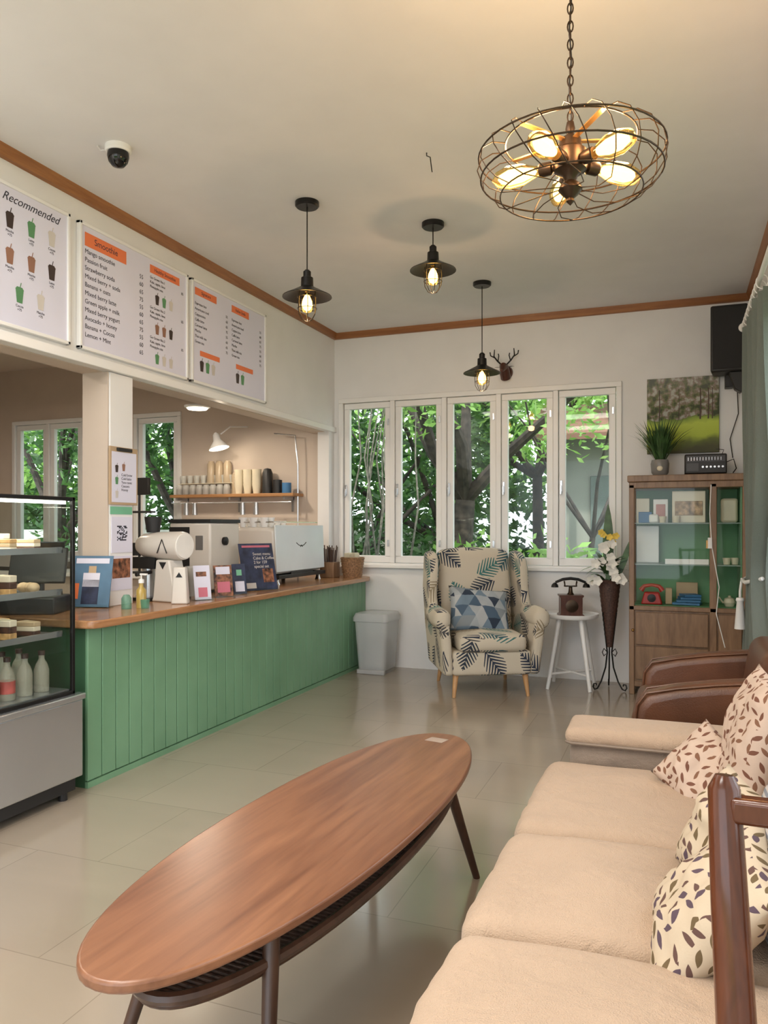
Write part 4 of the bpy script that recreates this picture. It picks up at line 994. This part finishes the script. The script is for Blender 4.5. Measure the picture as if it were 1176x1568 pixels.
bm=B(); bbox(bm,-.12,.12,-.02,.02,.78,.95); bcyl(bm,(0,0,.02),(0,0,.80),.012); bbox(bm,-.09,.09,-.07,.07,0,.02); bbox(bm,-.16,.16,-.05,.05,.60,.62); fin("tablet_and_pole",bm,m_blackp,g,.005)
g=grp("blender_appliance",(-5.6,6.4,.84))
bm=B(); blathe(bm,[(0,0),(.09,0),(.08,.14),(.05,.16),(0,.16)],n=24); blathe(bm,[(0,.40),(.07,.40),(.06,.43),(0,.43)],n=24); fin("motor",bm,m_blackp,g)
bm=B(); blathe(bm,[(.05,.16),(.075,.40),(.07,.40),(.045,.17)],n=24); fin("jug",bm,m_clear,g)
g=grp("kitchen_microwave",(-6.5,6.4,.84))
bm=B(); bbox(bm,-.28,.28,-.2,.2,.0,.30); fin("body",bm,m_blackp,g,.01); bm=B(); bbox(bm,-.25,.12,-.206,-.2,.04,.27); fin("door",bm,m_steel,g,.003)
# ---------------------------------------------------------------- outdoors
def leafmat(name,stops):
    m,nt,out=newmat(name); v=objc(nt); f=noi(nt,v,3.0,4)
    c=ramp(nt,f,stops); d=N(nt,'ShaderNodeBsdfPrincipled'); d.inputs['Roughness'].default_value=.5; nt.links.new(c,d.inputs['Base Color'])
    t=N(nt,'ShaderNodeBsdfTranslucent'); nt.links.new(c,t.inputs[0]); mx=N(nt,'ShaderNodeMixShader'); mx.inputs[0].default_value=.4
    nt.links.new(d.outputs[0],mx.inputs[1]); nt.links.new(t.outputs[0],mx.inputs[2]); nt.links.new(mx.outputs[0],out.inputs[0]); return m
m_f1=leafmat("foliage_dark",[(.3,(.018,.055,.016)),(.5,(.045,.12,.03)),(.7,(.12,.25,.06))])
m_f2=leafmat("foliage_bright",[(.3,(.10,.24,.04)),(.5,(.23,.43,.09)),(.7,(.44,.62,.21))])
m_bark=plain("bark",(.05,.038,.03),.8,var=.4,scale=14,bs=.5,bscale=40)
def leaves(name,centers,n,rad,size,m,parent,zf=.8):
    V_=[];F_=[]; ymin=7.15-parent.location.y
    for i in range(n):
        c_=random.choice(centers); r=rad*random.random()**.5
        d=Vector((random.gauss(0,1),random.gauss(0,1),random.gauss(0,1)*zf)).normalized()
        p=Vector(c_)+d*r
        if p.y<ymin: continue
        a=Vector((random.gauss(0,1),random.gauss(0,1),random.gauss(0,.6)-.3)).normalized(); b=a.cross(Vector((random.gauss(0,1),random.gauss(0,1),random.gauss(0,1)))).normalized()
        s=size*random.uniform(.6,1.3); k=len(V_)
        V_+= [p-a*s,p+b*s*.36,p+a*s,p-b*s*.36]; F_.append((k,k+1,k+2,k+3))
    me=bpy.data.meshes.new(name); me.from_pydata([tuple(v) for v in V_],[],F_); me.materials.append(m)
    o=bpy.data.objects.new(name,me); COL.objects.link(o); o.parent=parent; return o
g=grp("garden_ground",(0,0,-.13))
bm=B(); bbox(bm,-24,10,6.9,26,-.10,0); bbox(bm,.75,12,-8,6.9,-.10,0); bbox(bm,-24,.75,-10,-2.0,-.10,0); fin("lawn",bm,plain("grass",(.12,.22,.05),.9,var=.4,scale=8),g)
g=grp("garden_hedge",(-6,14.2,-.13))
cs=[(random.uniform(-14,8),random.uniform(-.8,.8),random.uniform(.2,2.6)) for _ in range(200)]
leaves("hedge_leaves",cs,17000,.75,.13,m_f1,g)
cs=[(random.uniform(-14,8),random.uniform(-.2,1.6),random.uniform(2.2,4.8)) for _ in range(90)]
leaves("hedge_upper_leaves",cs,9500,.95,.15,m_f2,g)
def tree(x,y,h,r,fork,seed,crown_n,crown,m,size=.09,low=0,e0=.5):
    random.seed(seed); g=grp("garden_tree",(x,y,-.13)); bm=B(); tips=[]; ymin=7.3-y
    P=[(0,0,0),(random.uniform(-.1,.1),0,fork*.5),(random.uniform(-.15,.15),0,fork)]
    btube(bm,P,[r*1.2,r,r*.85],12)
    for i in range(5):
        a=2*pi*i/5+random.uniform(-.4,.4); e=random.uniform(e0,1.4); q=Vector(P[-1]); pts=[q.copy()]; d=Vector((math.cos(a),math.sin(a)*.6,e)).normalized()
        L=(h-fork)/4
        for s in range(4):
            d=(d+Vector((random.uniform(-.3,.3),random.uniform(-.3,.3),random.uniform(-.1,.3)))).normalized(); q=q+d*L
            if q.y<ymin: q.y=ymin; d.y=abs(d.y)*.2
            pts.append(q.copy())
            if s>0: tips.append(tuple(q+Vector((random.uniform(-.3,.3),random.uniform(-.3,.3),0))))
        btube(bm,pts,[r*.65,r*.5,r*.36,r*.22,r*.08],8)
    fin("trunk_and_branches",bm,m_bark,g)
    for i in range(low): tips.append((random.uniform(-.7,.7),random.uniform(-.3,.5),random.uniform(.2,1.6)))
    leaves("leaves",tips,crown_n,crown,size,m,g)
tree(-2.36,8.9,4.6,.14,1.75,3,1500,.5,m_f2,.07,e0=.9)
tree(-4.1,9.6,4.5,.06,1.0,5,5500,.7,m_f1,.08,10)
tree(-3.3,10.8,4.8,.08,1.2,8,5500,.75,m_f1,.09,6)
tree(-1.0,9.6,4.2,.04,1.3,13,1300,.45,m_f2,.06)
tree(-6.9,9.8,4.6,.11,1.2,21,4500,.7,m_f1,.09)
tree(-9.4,10.0,4.6,.12,1.2,22,5000,.8,m_f1,.09,8)
tree(-1.9,12.0,5.2,.09,2.2,31,3600,.8,m_f2,.09)
random.seed(77)
g=grp("flower_shrub",(-1.0,8.2,-.13)); cs=[(random.uniform(-1.2,.7),random.uniform(-.3,.3),random.uniform(.2,1.10)) for _ in range(34)]
leaves("shrub_leaves",cs,2600,.33,.08,m_f2,g)
g=grp("flower_shrub",(-4.4,8.3,-.13)); cs=[(random.uniform(-1.0,.7),random.uniform(-.3,.3),random.uniform(.2,.9)) for _ in range(30)]
leaves("shrub_leaves",cs,1600,.33,.08,m_f1,g)
g=grp("bare_stems",(-3.25,8.0,-.13)); bm=B()
for i in range(12):
    a=random.uniform(-.4,.4); q=Vector((a,random.uniform(-.2,.2),0)); pts=[]
    for s in range(7): pts.append(q.copy()); q=q+Vector((random.uniform(-.10,.12),random.uniform(-.05,.05),.55))
    btube(bm,pts,[.016,.015,.013,.011,.009,.006,.003],6)
fin("stems",bm,plain("grey_bark",(.22,.20,.17),.8,var=.3,scale=20),g)
g=grp("neighbour_house",(-.6,11.0,-.13),world=True)
multi("house_wall",[(-1.55,3.5,10.9,11.1,-.13,2.55)],plain("render_grey",(.30,.30,.27),.8),0,g)
bm=B(); bprof(bm,[(10.3,2.45),(11.8,3.05),(11.8,3.13),(10.3,2.53)],'YZ',-1.9,3.8); fin("eaves",bm,plain("roof_brown",(.20,.10,.07),.8),g)
multi("posts",[(-1.50,-1.42,10.5,10.58,-.13,2.5),(-.2,-.12,10.5,10.58,-.13,2.5)],m_white,0,g)
multi("shutters",[(-1.1,-.6,10.86,10.9,.9,2.0)],plain("shutter_grey",(.13,.16,.15),.6),.01,g)
g=grp("garden_wall",(-7,11.6,-.13),world=True)
multi("white_wall",[(-12,-2.9,11.6,11.75,-.13,1.25)],plain("garden_wall_white",(.65,.64,.60),.8,var=.1),0,g)
# ---------------------------------------------------------------- world, sun, camera
w=bpy.data.worlds.new("world"); S.world=w; w.use_nodes=True; nt=w.node_tree; nt.nodes.clear()
o=nt.nodes.new('ShaderNodeOutputWorld'); bg=nt.nodes.new('ShaderNodeBackground'); bg.inputs[0].default_value=(.88,.94,1,1); bg.inputs[1].default_value=3.5
nt.links.new(bg.outputs[0],o.inputs[0])
l=bpy.data.lights.new("sun",'SUN'); l.energy=4.0; l.angle=R(3); l.color=(1,.95,.85); so=bpy.data.objects.new("sun",l); COL.objects.link(so)
so.rotation_euler=(R(32),R(-12),0)
cam=bpy.data.cameras.new("camera"); co=bpy.data.objects.new("camera",cam); COL.objects.link(co)
co.location=(0,0,1.3); co.rotation_euler=(pi/2,0,R(20.8)); cam.sensor_fit='VERTICAL'; cam.sensor_height=36; cam.lens=36*1178/1568; cam.shift_y=.0147; cam.clip_start=.02
S.camera=co
S.view_settings.view_transform='Standard'; S.view_settings.look='None'; S.view_settings.exposure=0
